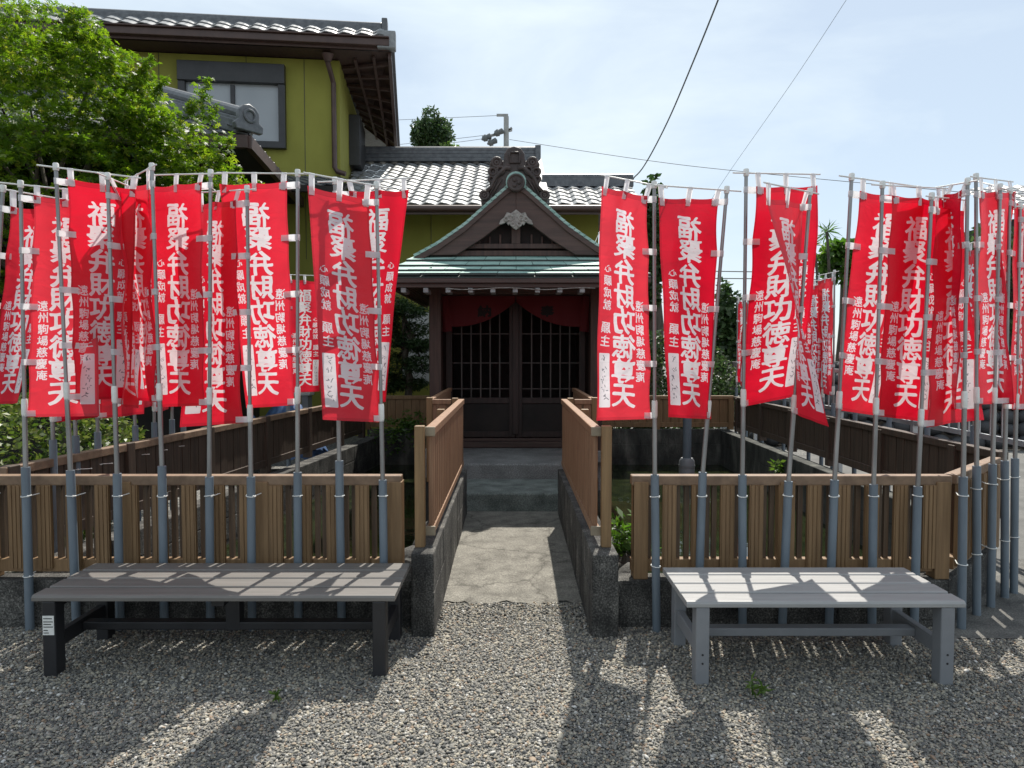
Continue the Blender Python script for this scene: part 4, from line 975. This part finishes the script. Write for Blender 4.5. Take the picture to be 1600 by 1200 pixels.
# front wing with hip roof, its right eave running back to the block
wg = thing('house_wing', 'dark one storey wing with grey hip roof behind the maple', 'house', (-4, 10, 0))
KC = P(388, 212, 9.2); 
def Wg(a, b, z): return KC+da*a+db*b+V(0, 0, z)
s2 = .5
m = MB(); Lw = 3.0; dvf = (db+V(0, 0, s2)).normalized(); ll = Lw*math.hypot(1, s2)
tile_sheet(m, Wg(8, 0, 0), -da, dvf, 1, 11, .28, ll/11, lo=lambda v: 0, hi=lambda v: 8-v/math.hypot(1, s2))
dvr = (da+V(0, 0, s2)).normalized()
tile_sheet(m, Wg(0, 0, 0), db, dvr, 1, 11, .28, ll/11, lo=lambda v: v/math.hypot(1, s2), hi=lambda v: 3.6)
m.build('roof', M['tile_d'], wg, fixn=False, smooth='auto')
h0, h1 = Wg(0.05, .05, .1), Wg(Lw, Lw, Lw*s2+.1)
m = MB(); m.beam(h0, h1, .24, .16); m.beam(h0+V(0, 0, .1), h1+V(0, 0, .1), .2, .05); m.tube([h0+V(0, 0, .18), h1+V(0, 0, .18)], .085, 12); m.build('hip_ridge', M['tile_d'], wg, bevel=.01)
oq = [(-.26, -.1), (-.28, .02), (-.2, .08), (-.2, .24), (-.12, .34), (0, .38), (.12, .34), (.2, .24), (.2, .08), (.28, .02), (.26, -.1)]
hd = (h0-h1); hd.z = 0; hd.normalize(); sd = V(-hd.y, hd.x, 0)
m = MB(); m.prism([h0+hd*.02+sd*x*.72+V(0, 0, z*.72+.02) for x, z in oq], hd*.09); m.torus(h0+hd*.115+V(0, 0, .14), hd, .075, .02, 18, 8); m.build('ridge_end_tile', M['tile_d'], wg, bevel=.015, smooth='auto')
m = MB(); m.beam(Wg(0, 0, -.08), Wg(0, 3.7, -.08), .08, .16); m.beam(Wg(0, 0, -.08), Wg(8, 0, -.08), .08, .16); m.build('eave_board', M['brown'], wg)
m = MB(); m.quad(Wg(0, 0, -.15), Wg(8, 0, -.15), Wg(8, 3.7, -.1), Wg(0, 3.7, -.1)); m.build('soffit', M['shrine_in'], wg, fixn=False)
m = MB(); m.prism([Wg(.8, .7, -KC.z), Wg(8, .7, -KC.z), Wg(8, 3.9, -KC.z), Wg(.8, 3.9, -KC.z)], (0, 0, KC.z-.12)); m.build('wall', M['shrine_in'], wg)

# far right tiled house roof
rh = thing('house', 'grey tiled house roof at the right photo edge', 'house', (14, 17, 0))
m = MB(); tile_sheet(m, P(1566, 335, 16), V(.97, -.24, 0).normalized(), V(.22, .9, .42).normalized(), 1, 9, .3, .3, lo=lambda v: 0, hi=lambda v: 6); m.build('roof', M['tile'], rh, fixn=False, smooth='auto')
m = MB(); m.box(11.6, 16, 16.4, 20, 0, 4.6); m.build('wall', M['shrine_in'], rh)

# air conditioner, tarp heap
ac = thing('air_conditioner', 'white air conditioner outdoor unit against the yellow wall', 'air conditioner', P(470, 615, 11.2))
c = P(470, 592, 11.2)
m = MB(); m.box(c.x-.36, c.x+.14, c.y, c.y+.28, c.z-.27, c.z+.27); m.build('casing', M['acw'], ac, bevel=.02)
m = MB()
for r in (.07, .13, .19): m.torus((c.x-.13, c.y-.006, c.z), (0, 1, 0), r, .006, 22, 5)
m.build('fan_grille', M['bench_g'], ac)
m = MB(); m.box(c.x-.3, c.x-.2, c.y+.02, c.y+.26, 0, c.z-.27); m.box(c.x, c.x+.1, c.y+.02, c.y+.26, 0, c.z-.27); m.build('stand', M['bench_g'], ac)
m = MB(); nx_, ny_ = 14, 8; cc = P(425, 648, 8.6)
for j in range(ny_+1):
    for i in range(nx_+1):
        x = i/nx_; y = j/ny_; e = min(x, 1-x, y, 1-y)
        m.v.append((cc.x-.5+1.0*x, cc.y+.7*y, cc.z-.55+min(.6, e*3.2)*(.9+.3*math.sin(x*9+y*5))+random.uniform(-.03, .03)))
for j in range(ny_):
    for i in range(nx_): a = j*(nx_+1)+i; m.f.append((a, a+1, a+nx_+2, a+nx_+1))
o = m.build('tarpaulin', M['tarp'], loc=cc, smooth=True); tag(o, 'crumpled blue tarpaulin heap behind the left side fence', 'tarpaulin')

# pipe in the pond behind the right banners
dpz = thing('drain_pipe', 'thick grey standpipe rising from the pond in front of the far wall', 'pipe', P(1073, 738, 9.2))
q = P(1073, 738, 9.2)
m = MB(); m.tube([(q.x, q.y, -.2), (q.x, q.y, 1.6)], .055, 18); m.build('tube', M['pvc'], dpz, smooth='auto')
m = MB(); m.tube([(q.x, q.y, -.2), (q.x, q.y, .1), (q.x, q.y, .14)], [.1, .1, .075], 18); m.tube([(q.x, q.y, .02), (q.x, q.y, .05)], .105, 18); m.build('socket', M['bench_g'], dpz, smooth='auto')

# ------------------------------------------------------------------ vegetation
def leaf_mesh(name, pts, mat, parent, kind='kite', size=.05, nup=.6, sj=.35, aspect=.5, dirs=None):
    """many small leaves as separate islands"""
    n = len(pts); pts = np.asarray(pts, float)
    nr = rng.normal(size=(n, 3)); nr /= np.linalg.norm(nr, axis=1)[:, None]; nr = nr*(1-nup)+np.array([0, 0, 1])*nup; nr /= np.linalg.norm(nr, axis=1)[:, None]
    d = rng.normal(size=(n, 3)) if dirs is None else np.asarray(dirs)+rng.normal(size=(n, 3))*.35
    d -= nr*(d*nr).sum(1)[:, None]; d /= np.linalg.norm(d, axis=1)[:, None]; s = np.cross(nr, d)
    sz = size*(1+rng.uniform(-sj, sj, n))[:, None]
    if kind == 'kite':
        loc = [(0, 0, 0), (.45, aspect*.5, .06), (1, 0, -.08), (.45, -aspect*.5, .06)]; faces = [(0, 1, 2, 3)]
    elif kind == 'blade':
        loc = [(0, aspect*.3, 0), (.55, aspect*.5, .12), (1, 0, -.05), (.55, -aspect*.5, .12), (0, -aspect*.3, 0)]; faces = [(0, 1, 2, 3, 4)]
    else:  # palmate, five lobes
        loc = [(0, 0, 0)]; faces = []
        for k, (a, l) in enumerate(((-1.75, .55), (-.85, .85), (0, 1.0), (.85, .85), (1.75, .55))):
            i0 = len(loc); w = .17*l
            ca, sa = math.cos(a), math.sin(a)
            for x, y in ((l*.5, w), (l, 0), (l*.5, -w)): loc.append((x*ca-y*sa, x*sa+y*ca, -.22*x*x*1.0))
            faces.append((0, i0, i0+1, i0+2))
    k = len(loc); vs = np.empty((n, k, 3))
    for i, (a, b, c) in enumerate(loc): vs[:, i] = pts+(d*a+s*b+nr*c)*sz
    off = np.array(BASE[parent]); vs = vs.reshape(-1, 3)-off
    me = bpy.data.meshes.new(name); nf = len(faces)*n
    fl = np.concatenate([np.array(f) for f in faces]); ln = np.array([len(f) for f in faces])
    li = (fl[None]+np.arange(n)[:, None]*k).ravel(); lt = np.tile(ln, n); ls = np.concatenate([[0], np.cumsum(lt)[:-1]])
    me.vertices.add(n*k); me.vertices.foreach_set('co', vs.ravel()); me.loops.add(len(li)); me.loops.foreach_set('vertex_index', li.astype(np.int32))
    me.polygons.add(nf); me.polygons.foreach_set('loop_start', ls.astype(np.int32)); me.polygons.foreach_set('loop_total', lt.astype(np.int32))
    me.update(calc_edges=True); me.validate(); me.materials.append(mat)
    o = bpy.data.objects.new(name, me); COL.objects.link(o); o.parent = parent; BASE[o] = Vector(off); return o
def limb(mb, p, q, r0, r1, bend=.1, n=6):
    p = Vector(p); q = Vector(q); off = V(random.uniform(-1, 1), random.uniform(-1, 1), random.uniform(-.3, .6))*bend*(q-p).length
    pts = [p.lerp(q, i/n)+off*math.sin(math.pi*i/n) for i in range(n+1)]; mb.tube(pts, [r0+(r1-r0)*i/n for i in range(n+1)], 7); return pts
# maple
mp_ = thing('maple_tree', 'leafy green maple at the upper left before the house wing', 'tree', (-5.2, 8.2, 0))
tb = MB(); limb(tb, (-5.2, 8.2, 0), (-5.1, 8.15, 1.7), .13, .1, .05); tips = []
cen = np.array([-5.55, 8.2, 3.0]); rad = np.array([2.5, 1.35, 2.15])
P_, D_ = [], []
for k in range(15):
    a = k*2.4; e = random.uniform(.15, 1.2); tgt = cen+rad*np.array([math.cos(a)*math.cos(e), math.sin(a)*math.cos(e), math.sin(e)])*.75
    limb(tb, (-5.1, 8.15, 1.6+.3*random.random()), tgt, .045, .012, .12)
tb.build('trunk', M['bark'], mp_, smooth=True)
ns = 1700; 
for k in range(ns):
    while True:
        q = rng.uniform(-1, 1, 3); r = np.linalg.norm(q)
        if .25 < r < 1 and q[2] > -.55: break
    q = q/r*(r**.35)
    bump = 1+.13*math.sin(q[0]*5+1)+.1*math.sin(q[1]*6+q[2]*5)
    c = cen+rad*q*bump
    dr = np.array([q[0]+rng.normal()*.4, q[1]+rng.normal()*.4, .12+rng.normal()*.2]); dr /= np.linalg.norm(dr)
    Ln = rng.uniform(.3, .62); sdv = np.cross(dr, [0, 0, 1]); sdv /= np.linalg.norm(sdv)
    m_ = int(rng.uniform(34, 66))
    for _ in range(m_):
        f = rng.uniform(0, 1); w = (1-f)*.22+.05
        p = c+dr*Ln*(f-.4)+sdv*rng.uniform(-w, w)+np.array([0, 0, -.14*f*f+rng.normal()*.025])
        P_.append(p); D_.append(dr*.7+sdv*rng.uniform(-.8, .8)+np.array([0, 0, -.35]))
for x, y in ((238, 88), (225, 110), (330, 122), (318, 150), (340, 165), (300, 160), (95, 70), (30, 45), (10, 30), (362, 215), (372, 262), (250, 130), (180, 75), (345, 240)):
    b0 = np.array(P(x-18, y+34, 7.9)); t0 = np.array(P(x, y, 7.9))
    for _ in range(75):
        f = rng.uniform(0, 1); P_.append(b0+(t0-b0)*f+rng.normal(size=3)*.07*(1.15-f)); D_.append(np.array([rng.normal(), rng.normal(), -.3]))
leaf_mesh('crown', P_, M['maple'], mp_, 'palm', .054, .55, dirs=D_)
# hedge
def bush(name, label, c, rad, n, mat, size=.05, kind='kite', cat='bush', nup=.45, group=None, aspect=.55, trunk=True, lumps=7, zmin=-.2):
    t = thing(name, label, cat, (c[0], c[1], 0), group); pts = []
    lc = [(rng.normal(size=3), rng.uniform(.5, .9)) for _ in range(lumps)]
    while len(pts) < n:
        q = rng.normal(size=3); q /= np.linalg.norm(q)
        s = 1+.12*sum(math.exp(-3*(1-(q@(l/np.linalg.norm(l)))))*w for l, w in lc)-.1
        r = s*(1-abs(rng.normal())*.13)
        p = np.array(c)+np.array(rad)*q*r
        if p[2] > zmin+.02: pts.append(p)
    leaf_mesh('foliage', pts, mat, t, kind, size, nup, aspect=aspect)
    if trunk:
        b = MB()
        for k in range(4): limb(b, (c[0]+random.uniform(-.1, .1), c[1]+random.uniform(-.1, .1), 0), (c[0]+random.uniform(-.5, .5)*rad[0], c[1]+random.uniform(-.5, .5)*rad[1], c[2]+rad[2]*.3), .03, .01, .08)
        b.build('stem', M['bark'], t, smooth=True)
    return t
bush('hedge', 'clipped yellowish green azalea hedge behind the left side fence', (-3.62, 5.35, .55), (.68, 1.15, .6), 9000, M['hedge'], .05, zmin=0)
bush('shrub', 'bright green low shrub at the left photo edge behind the fence', (-3.95, 4.55, .45), (.6, .5, .48), 3500, M['bright_leaf'], .05, zmin=0)
bush('shrub', 'dark green shrubs behind the far right pond fence', (2.3, 11.6, .9), (1.2, .7, .95), 6000, M['dark_leaf'], .09, zmin=0)
# cloud pruned pine
pn = thing('pine_tree', 'dark cloud pruned pine in layered pads left of the shrine', 'tree', (-1.75, 11.6, 0))
b = MB(); Yp = 11.6
tr_ = [P(632, 640, Yp), P(640, 590, Yp), P(632, 555, Yp), P(645, 525, Yp), P(630, 495, Yp), P(620, 470, Yp)]; tr_[0].z = 0
b.tube(tr_, [.07, .06, .055, .045, .035, .02], 8)
pads = [(615, 476, .30, .12), (640, 487, .28, .1), (640, 515, .36, .14), (612, 530, .28, .13), (660, 568, .3, .14), (618, 570, .3, .2), (640, 600, .3, .1), (600, 500, .22, .1), (606, 600, .25, .16), (655, 540, .2, .1)]
pts = []
for x, y, r, h in pads:
    c = P(x, y, Yp+random.uniform(-.2, .2)); limb(b, tr_[2].lerp(tr_[4], random.random()), c-V(0, 0, h*.5), .025, .01, .15)
    for _ in range(900):
        q = rng.normal(size=3); q /= np.linalg.norm(q); q *= rng.uniform(.5, 1)**.4
        pts.append(np.array(c)+q*np.array([r, r, h])*(1+.15*rng.normal()))
b.build('trunk', M['bark'], pn, smooth=True)
leaf_mesh('needles', pts, M['dark_leaf'], pn, 'kite', .085, .55, aspect=.22)
# far tree above the low roof
def far_tree(label, px_, py_, Y, w, h, n, mat, size, name='broadleaf_tree'):
    c = P(px_, py_, Y); t = thing(name, label, 'tree', (c.x, c.y, 0)); pts = []
    for k in range(26):
        q = rng.normal(size=3); q /= np.linalg.norm(q); cl = np.array(c)+q*np.array([w, w, h])*rng.uniform(.3, .78)
        for _ in range(n//26):
            g = rng.normal(size=3); g /= np.linalg.norm(g); pts.append(cl+g*np.array([w, w, h])*.36*rng.uniform(.4, 1)**.5)
    leaf_mesh('crown', pts, mat, t, 'kite', size, .3, aspect=.6)
    b = MB(); b.tube([(c.x, c.y, 0), (c.x+.1, c.y, c.z*.6), (c.x, c.y, c.z+h*.5)], [.25, .18, .05], 8)
    for k in range(6): limb(b, (c.x, c.y, c.z-h*.6), (c.x+random.uniform(-.6, .6)*w, c.y, c.z+random.uniform(-.2, .7)*h), .07, .02)
    b.build('trunk', M['bark'], t, smooth=True)
far_tree('dark rounded tree rising above the low tiled roof', 672, 214, 24, .85, .9, 6500, M['dark_leaf'], .13)
far_tree('small yellow green tree top right of the dark rounded tree', 706, 238, 23.5, .4, .4, 900, M['bright_leaf'], .15)
far_tree('green tree behind the right banners, next to the thin palms', 1318, 408, 18, .62, .75, 2600, M['fern'], .17)
far_tree('dark green trees glimpsed between the second and third right banners', 1136, 560, 16, .4, 1.9, 4200, M['dark_leaf'], .14)
far_tree('dark tree standing behind the nearest right banner', 1016, 400, 14, .28, 1.6, 3500, M['dark_leaf'], .13)
far_tree('green tree over the stone wall at the right photo edge', 1585, 440, 15, 1.6, 1.3, 5200, M['dark_leaf'], .15)
def palm(label, pts, Y):
    q = [P(x, y, Y) for x, y in pts]; base = V(q[0].x, Y, 0)
    t = thing('palm_tree', label, 'palm', base, 'thin palms in the right background')
    b = MB(); b.tube([base]+q, [.06]+[.03]*len(q), 7); b.build('trunk', M['bark'], t, smooth=True)
    ps, ds = [], []
    for _ in range(44):
        d = rng.normal(size=3); d[2] = d[2]*.6+.25; d /= np.linalg.norm(d); ps.append(np.array(q[-1])+d*.03); ds.append(d)
    leaf_mesh('fronds', ps, M['fern'], t, 'blade', .27, .25, aspect=.08, dirs=np.array(ds)*3)
palm('taller thin palm against the sky between the right banners', [(1296, 430), (1294, 395), (1292, 362)], 16)
palm('shorter thin palm left of the taller palm between the right banners', [(1277, 430), (1274, 400), (1270, 382)], 16)
# ferns on the far left wall, weeds beside the bridge
fe = thing('fern', 'green fern fronds hanging over the far left pond wall', 'plant', P(640, 668, 10.2)); ps, ds = [], []
for k in range(46):
    c = np.array(P(random.uniform(603, 664), random.uniform(655, 676), 10.25)); d = rng.normal(size=3); d[1] = -abs(d[1]); d /= np.linalg.norm(d)
    for i in range(12):
        f = i/12; ps.append(c+d*.3*f+np.array([0, 0, .12*f-.25*f*f])); ds.append(np.cross(d, [0, 0, 1])*(1 if i % 2 else -1)*2)
leaf_mesh('fronds', ps, M['fern'], fe, 'kite', .075, .5, aspect=.35, dirs=ds)
def weed(label, c, n, h, spread, mat='fern', size=.1, name='weed'):
    t = thing(name, label, 'plant', c); ps, ds = [], []
    st_ = MB()
    for k in range(n):
        a = random.uniform(0, 6.28); r = spread*math.sqrt(random.random()); b0 = Vector(c)+V(math.cos(a)*r*.4, math.sin(a)*r*.4, 0); tp = Vector(c)+V(math.cos(a)*r, math.sin(a)*r, h*random.uniform(.5, 1))
        st_.tube([b0, b0.lerp(tp, .5)+V(0, 0, h*.08), tp], [.003, .0025, .0015], 5)
        for f in np.linspace(.3, 1, 6): ps.append(np.array(b0.lerp(tp, f))); d = rng.normal(size=3); d[2] = .3; ds.append(d*2)
    st_.build('stem', M['fern'], t); leaf_mesh('leaves', ps, M[mat], t, 'kite', size, .45, aspect=.3, dirs=ds)
weed('bushy green weeds between the path wall and the right front fence', V(.77, 4.75, -.1), 60, .5, .16)
weed('small green weed under the left end of the grey bench', V(1.06, 3.05, .01), 4, .07, .06, 'bright_leaf', .06)
weed('tiny green sprout in the gravel near the dark bench', V(-1.02, 3.0, .01), 4, .035, .03, 'bright_leaf', .03)
weed('young green plant on the right inner pond wall', V(3.05, 8.0, .12), 10, .22, .1, 'bright_leaf', .09)
weed('pale weed clump on the left inner pond wall', V(-2.45, 6.6, .15), 12, .14, .14, 'bright_leaf', .07)
# rocks in the pond along the bridge
for i, (x, y, r) in enumerate(((-.68, 4.35, .13), (-.7, 4.7, .16), (-.66, 5.1, .14), (-.69, 5.55, .12), (.72, 4.32, .14), (.75, 4.62, .15), (.7, 5.0, .13))):
    m = MB(); m.ball((x, y, -.1), r, 12, 8, (1, 1.2, 1.5), .1); m.ball((x+.03, y+.08, .06), r*.75, 10, 7, (1, 1.2, 1.1), .12)
    side = 'left' if x < 0 else 'right'; o = m.build('rock', M['rock'], loc=(x, y, -.2), smooth='auto')
    tag(o, 'dark wet rock in the pond against the %s path wall, %s from the front' % (side, PN[i] if x < 0 else PN[i-4]), 'rock', 'rocks along the path walls')

# ------------------------------------------------------------------ cobble wall, railing on the right
cw = thing('stone_wall', 'wall of round black cobbles at the far right', 'wall', (7, 10.6, 0)); m = MB()
for r in range(7):
    x = 3.95+.12*(r % 2)
    while x < 11:
        s = random.uniform(.1, .15); m.ball((x, 11.4+.1*r-(x-4)*.12+random.uniform(-.03, .03), .12+r*.19+random.uniform(-.02, .02)), s, 12, 8, (1.15, 1, .92), .02); x += s*2.05
m.build('cobbles', M['cobble'], cw, smooth=True)
m = MB(); m.prism([(3.9, 11.5, 0), (11, 10.65, 0), (11, 11.6, 0), (3.9, 12.4, 0)], (0, 0, .02))
m.prism([(3.9, 11.5, 0), (11, 10.65, 0), (11, 11.75, 1.35), (3.9, 12.55, 1.35)], (0, .6, 0)); m.build('backing', M['shrine_in'], cw)
rl = thing('metal_railing', 'galvanised bar railing outside the dark right fence', 'railing', (3.7, 7.5, 0))
p0, p1 = V(3.62, 4.9, 0), V(3.85, 11.2, 0)
m = MB(); m.beam(p0+V(0, 0, .86), p1+V(0, 0, .86), .03, .04); m.build('bottom_rail', M['galv'], rl)
m = MB(); m.beam(p0+V(0, 0, 1.3), p1+V(0, 0, 1.3), .04, .04); m.build('top_rail', M['galv'], rl)
m = MB()
for k in range(46): q = p0.lerp(p1, (k+.5)/46); m.tube([q+V(0, 0, .87), q+V(0, 0, 1.29)], .008, 6)
m.build('bars', M['galv'], rl)
for k in range(5):
    m = MB(); q = p0.lerp(p1, k/4); m.beam(q, q+V(0, 0, 1.32), .045, .045, (0, 1, 0)); m.build('post', M['galv'], rl)

# ------------------------------------------------------------------ wires and pole
up_ = thing('utility_pole', 'far utility pole with dark insulators above the shrine crest', 'utility pole', P(791, 552, 40))
q = P(791, 182, 40); m = MB(); m.tube([(q.x, 40, 0), (q.x, 40, q.z)], [.2, .14], 12); m.build('shaft', M['pole_c'], up_, smooth='auto')
m = MB()
m.beam(P(776, 180, 40), P(794, 180, 40), .12, .12); m.beam(P(764, 213, 40), P(800, 203, 40), .12, .12); m.beam(P(790, 206, 40), P(800, 200, 40), .12, .12); m.build('crossarm', M['pole_c'], up_)
for x, y in ((779, 207), (760, 215), (769, 222)):
    m = MB(); c = P(x, y, 39.8); d = (P(x+12, y-5, 39.8)-c).normalized(); m.tube([c-d*.3, c-d*.22, c-d*.2, c, c+d*.02, c+d*.25, c+d*.3], [.03, .1, .16, .2, .14, .16, .04], 10); m.build('insulator', M['cable'], up_, smooth='auto')
def wire(label, pts, r):
    q = [P(x, y, Y) for x, y, Y in pts]; m = MB()
    # smooth curve through the points
    n = 8; out_ = []
    for i in range(len(q)-1):
        a = q[max(i-1, 0)]; b = q[i]; c = q[i+1]; d = q[min(i+2, len(q)-1)]
        for k in range(n):
            t = k/n; out_.append(.5*((2*b)+(c-a)*t+(2*a-5*b+4*c-d)*t*t+(3*b-a-3*c+d)*t**3))
    out_.append(q[-1]); m.tube(out_, r, 6); o = m.build('power_line', M['cable'], loc=q[0], smooth=True); tag(o, label, 'cable', 'overhead cables')
wire('thick twisted cable sagging from the top edge towards the house roof', [(1128, -20, 10), (1122, 0, 10.3), (1085, 92, 11.5), (1045, 186, 13), (1012, 250, 14), (993, 275, 14.6), (975, 282, 15), (880, 288, 16)], .013)
wire('thin wire running diagonally down from the top right sky', [(1330, -12, 12), (1240, 125, 14), (1140, 268, 17), (1100, 330, 18)], .004)
wire('thin wire from the utility pole sloping right across the sky', [(796, 218, 39), (1000, 249, 34), (1160, 268, 32), (1500, 300, 28), (1640, 312, 26)], .014)
wire('upper thin wire from the utility pole running left behind the house', [(788, 180, 40), (700, 184, 44), (560, 190, 50)], .014)
wire('middle thin wire from the insulators running left behind the dark tree', [(776, 209, 40), (700, 218, 44), (560, 232, 50)], .014)
wire('lower thin wire from the insulators running left behind the dark tree', [(760, 216, 40), (700, 224, 44), (560, 240, 50)], .014)
wire('upper of two level wires low in the sky between the right banners', [(1000, 422, 26), (1130, 424, 26), (1420, 428, 26)], .02)
wire('lower of two level wires low in the sky between the right banners', [(1000, 434, 26), (1130, 435, 26), (1420, 438, 26)], .02)
wire('slack cord tied from the shrine eave up to the house', [(937, 362, 9), (930, 378, 8.8), (925, 385, 8.6)], .006)

# ------------------------------------------------------------------ gravel stones (uncountable)
def gravel():
    src = bpy.data.collections.new('gravel_source')
    m, t, b = newmat('gravel_stone'); oi = t.nodes.new('ShaderNodeObjectInfo')
    r = ramp(t, [(0, (.075, .075, .073)), (.2, (.14, .138, .13)), (.42, (.215, .205, .182)), (.65, (.3, .278, .232)), (.84, (.41, .365, .28)), (.92, (.26, .17, .11)), (.96, (.44, .42, .37)), (1, (.6, .58, .55))]); t.links.new(oi.outputs['Random'], r.inputs[0])
    n = N(t, 'ShaderNodeTexNoise', Scale=90, Detail=3); t.links.new(coords(t), n.inputs['Vector']); mm = N(t, 'ShaderNodeMixRGB', blend_type='MULTIPLY'); mm.inputs[0].default_value = .7
    r2 = ramp(t, [(.3, (.6, .6, .6)), (.7, (1.1, 1.1, 1.1))]); t.links.new(n.outputs['Fac'], r2.inputs[0]); t.links.new(r.outputs[0], mm.inputs[1]); t.links.new(r2.outputs[0], mm.inputs[2]); t.links.new(mm.outputs[0], b.inputs['Base Color'])
    b.inputs['Roughness'].default_value = .75
    for k in range(7):
        bm = bmesh.new(); bmesh.ops.create_icosphere(bm, subdivisions=2, radius=1)
        ax = Vector((random.uniform(.75, 1.15), random.uniform(.6, .95), random.uniform(.4, .65))); sd = random.random()*10
        for v in bm.verts:
            c = v.co; k2 = 1+.16*math.sin(c.x*3+sd)+.14*math.sin(c.y*4+sd*2)+.1*math.sin(c.z*5+c.x*3+sd)
            v.co = Vector((c.x*ax.x, c.y*ax.y, c.z*ax.z))*k2
        me = bpy.data.meshes.new('pebble'); bm.to_mesh(me); bm.free(); me.materials.append(m)
        me.polygons.foreach_set('use_smooth', [True]*len(me.polygons))
        src.objects.link(bpy.data.objects.new('pebble', me))
    mb = MB()
    mb.quad((-3.6, 1.6, .001), (-.53, 1.6, .001), (-.53, 3.885, .001), (-3.6, 3.885, .001))
    mb.quad((-.53, 1.6, .001), (.56, 1.6, .001), (.56, 3.69, .001), (-.53, 3.69, .001))
    mb.quad((-.41, 3.69, .001), (.418, 3.69, .001), (.418, 4.2, .001), (-.41, 4.2, .001))
    mb.quad((.56, 1.6, .001), (3.6, 1.6, .001), (3.6, 3.66, .001), (2.3, 3.66, .001), (2.3, 3.885, .001), (.56, 3.885, .001))
    o = mb.build('gravel', M['earth'], fixn=False); tag(o, 'loose grey and beige pebbles covering the yard in front', 'gravel', kind='stuff')
    ng = bpy.data.node_groups.new('gravel_scatter', 'GeometryNodeTree')
    ng.interface.new_socket('Geometry', in_out='INPUT', socket_type='NodeSocketGeometry'); ng.interface.new_socket('Geometry', in_out='OUTPUT', socket_type='NodeSocketGeometry')
    gi = ng.nodes.new('NodeGroupInput'); go = ng.nodes.new('NodeGroupOutput'); join = ng.nodes.new('GeometryNodeJoinGeometry')
    ci_ = ng.nodes.new('GeometryNodeCollectionInfo'); ci_.inputs[0].default_value = src; ci_.inputs['Separate Children'].default_value = True; ci_.inputs['Reset Children'].default_value = True
    for (dens, s0, s1, seed, zz) in ((11500, .004, .0072, 1, .004), (2600, .006, .010, 5, .007), (60, .010, .016, 9, .007)):
        dp_ = ng.nodes.new('GeometryNodeDistributePointsOnFaces'); dp_.inputs['Density'].default_value = dens; dp_.inputs['Seed'].default_value = seed
        ip = ng.nodes.new('GeometryNodeInstanceOnPoints'); ip.inputs['Pick Instance'].default_value = True
        rv = ng.nodes.new('FunctionNodeRandomValue'); rv.data_type = 'FLOAT_VECTOR'; rv.inputs[0].default_value = (-.5, -.5, 0); rv.inputs[1].default_value = (.5, .5, 6.28); rv.inputs['Seed'].default_value = seed+1
        rs = ng.nodes.new('FunctionNodeRandomValue'); rs.data_type = 'FLOAT'; rs.inputs[2].default_value = s0; rs.inputs[3].default_value = s1; rs.inputs['Seed'].default_value = seed+2
        sp = ng.nodes.new('GeometryNodeSetPosition')
        ro = ng.nodes.new('FunctionNodeRandomValue'); ro.data_type = 'FLOAT_VECTOR'; ro.inputs[0].default_value = (0, 0, 0); ro.inputs[1].default_value = (0, 0, zz); ro.inputs['Seed'].default_value = seed+3
        ng.links.new(gi.outputs[0], dp_.inputs['Mesh']); ng.links.new(dp_.outputs['Points'], sp.inputs['Geometry']); ng.links.new(ro.outputs[0], sp.inputs['Offset']); ng.links.new(sp.outputs[0], ip.inputs['Points']); ng.links.new(ci_.outputs[0], ip.inputs['Instance'])
        ng.links.new(rv.outputs[0], ip.inputs['Rotation']); ng.links.new(rs.outputs[1], ip.inputs['Scale']); ng.links.new(ip.outputs[0], join.inputs[0])
    ng.links.new(join.outputs[0], go.inputs[0])
    md = o.modifiers.new('scatter', 'NODES'); md.node_group = ng
gravel()
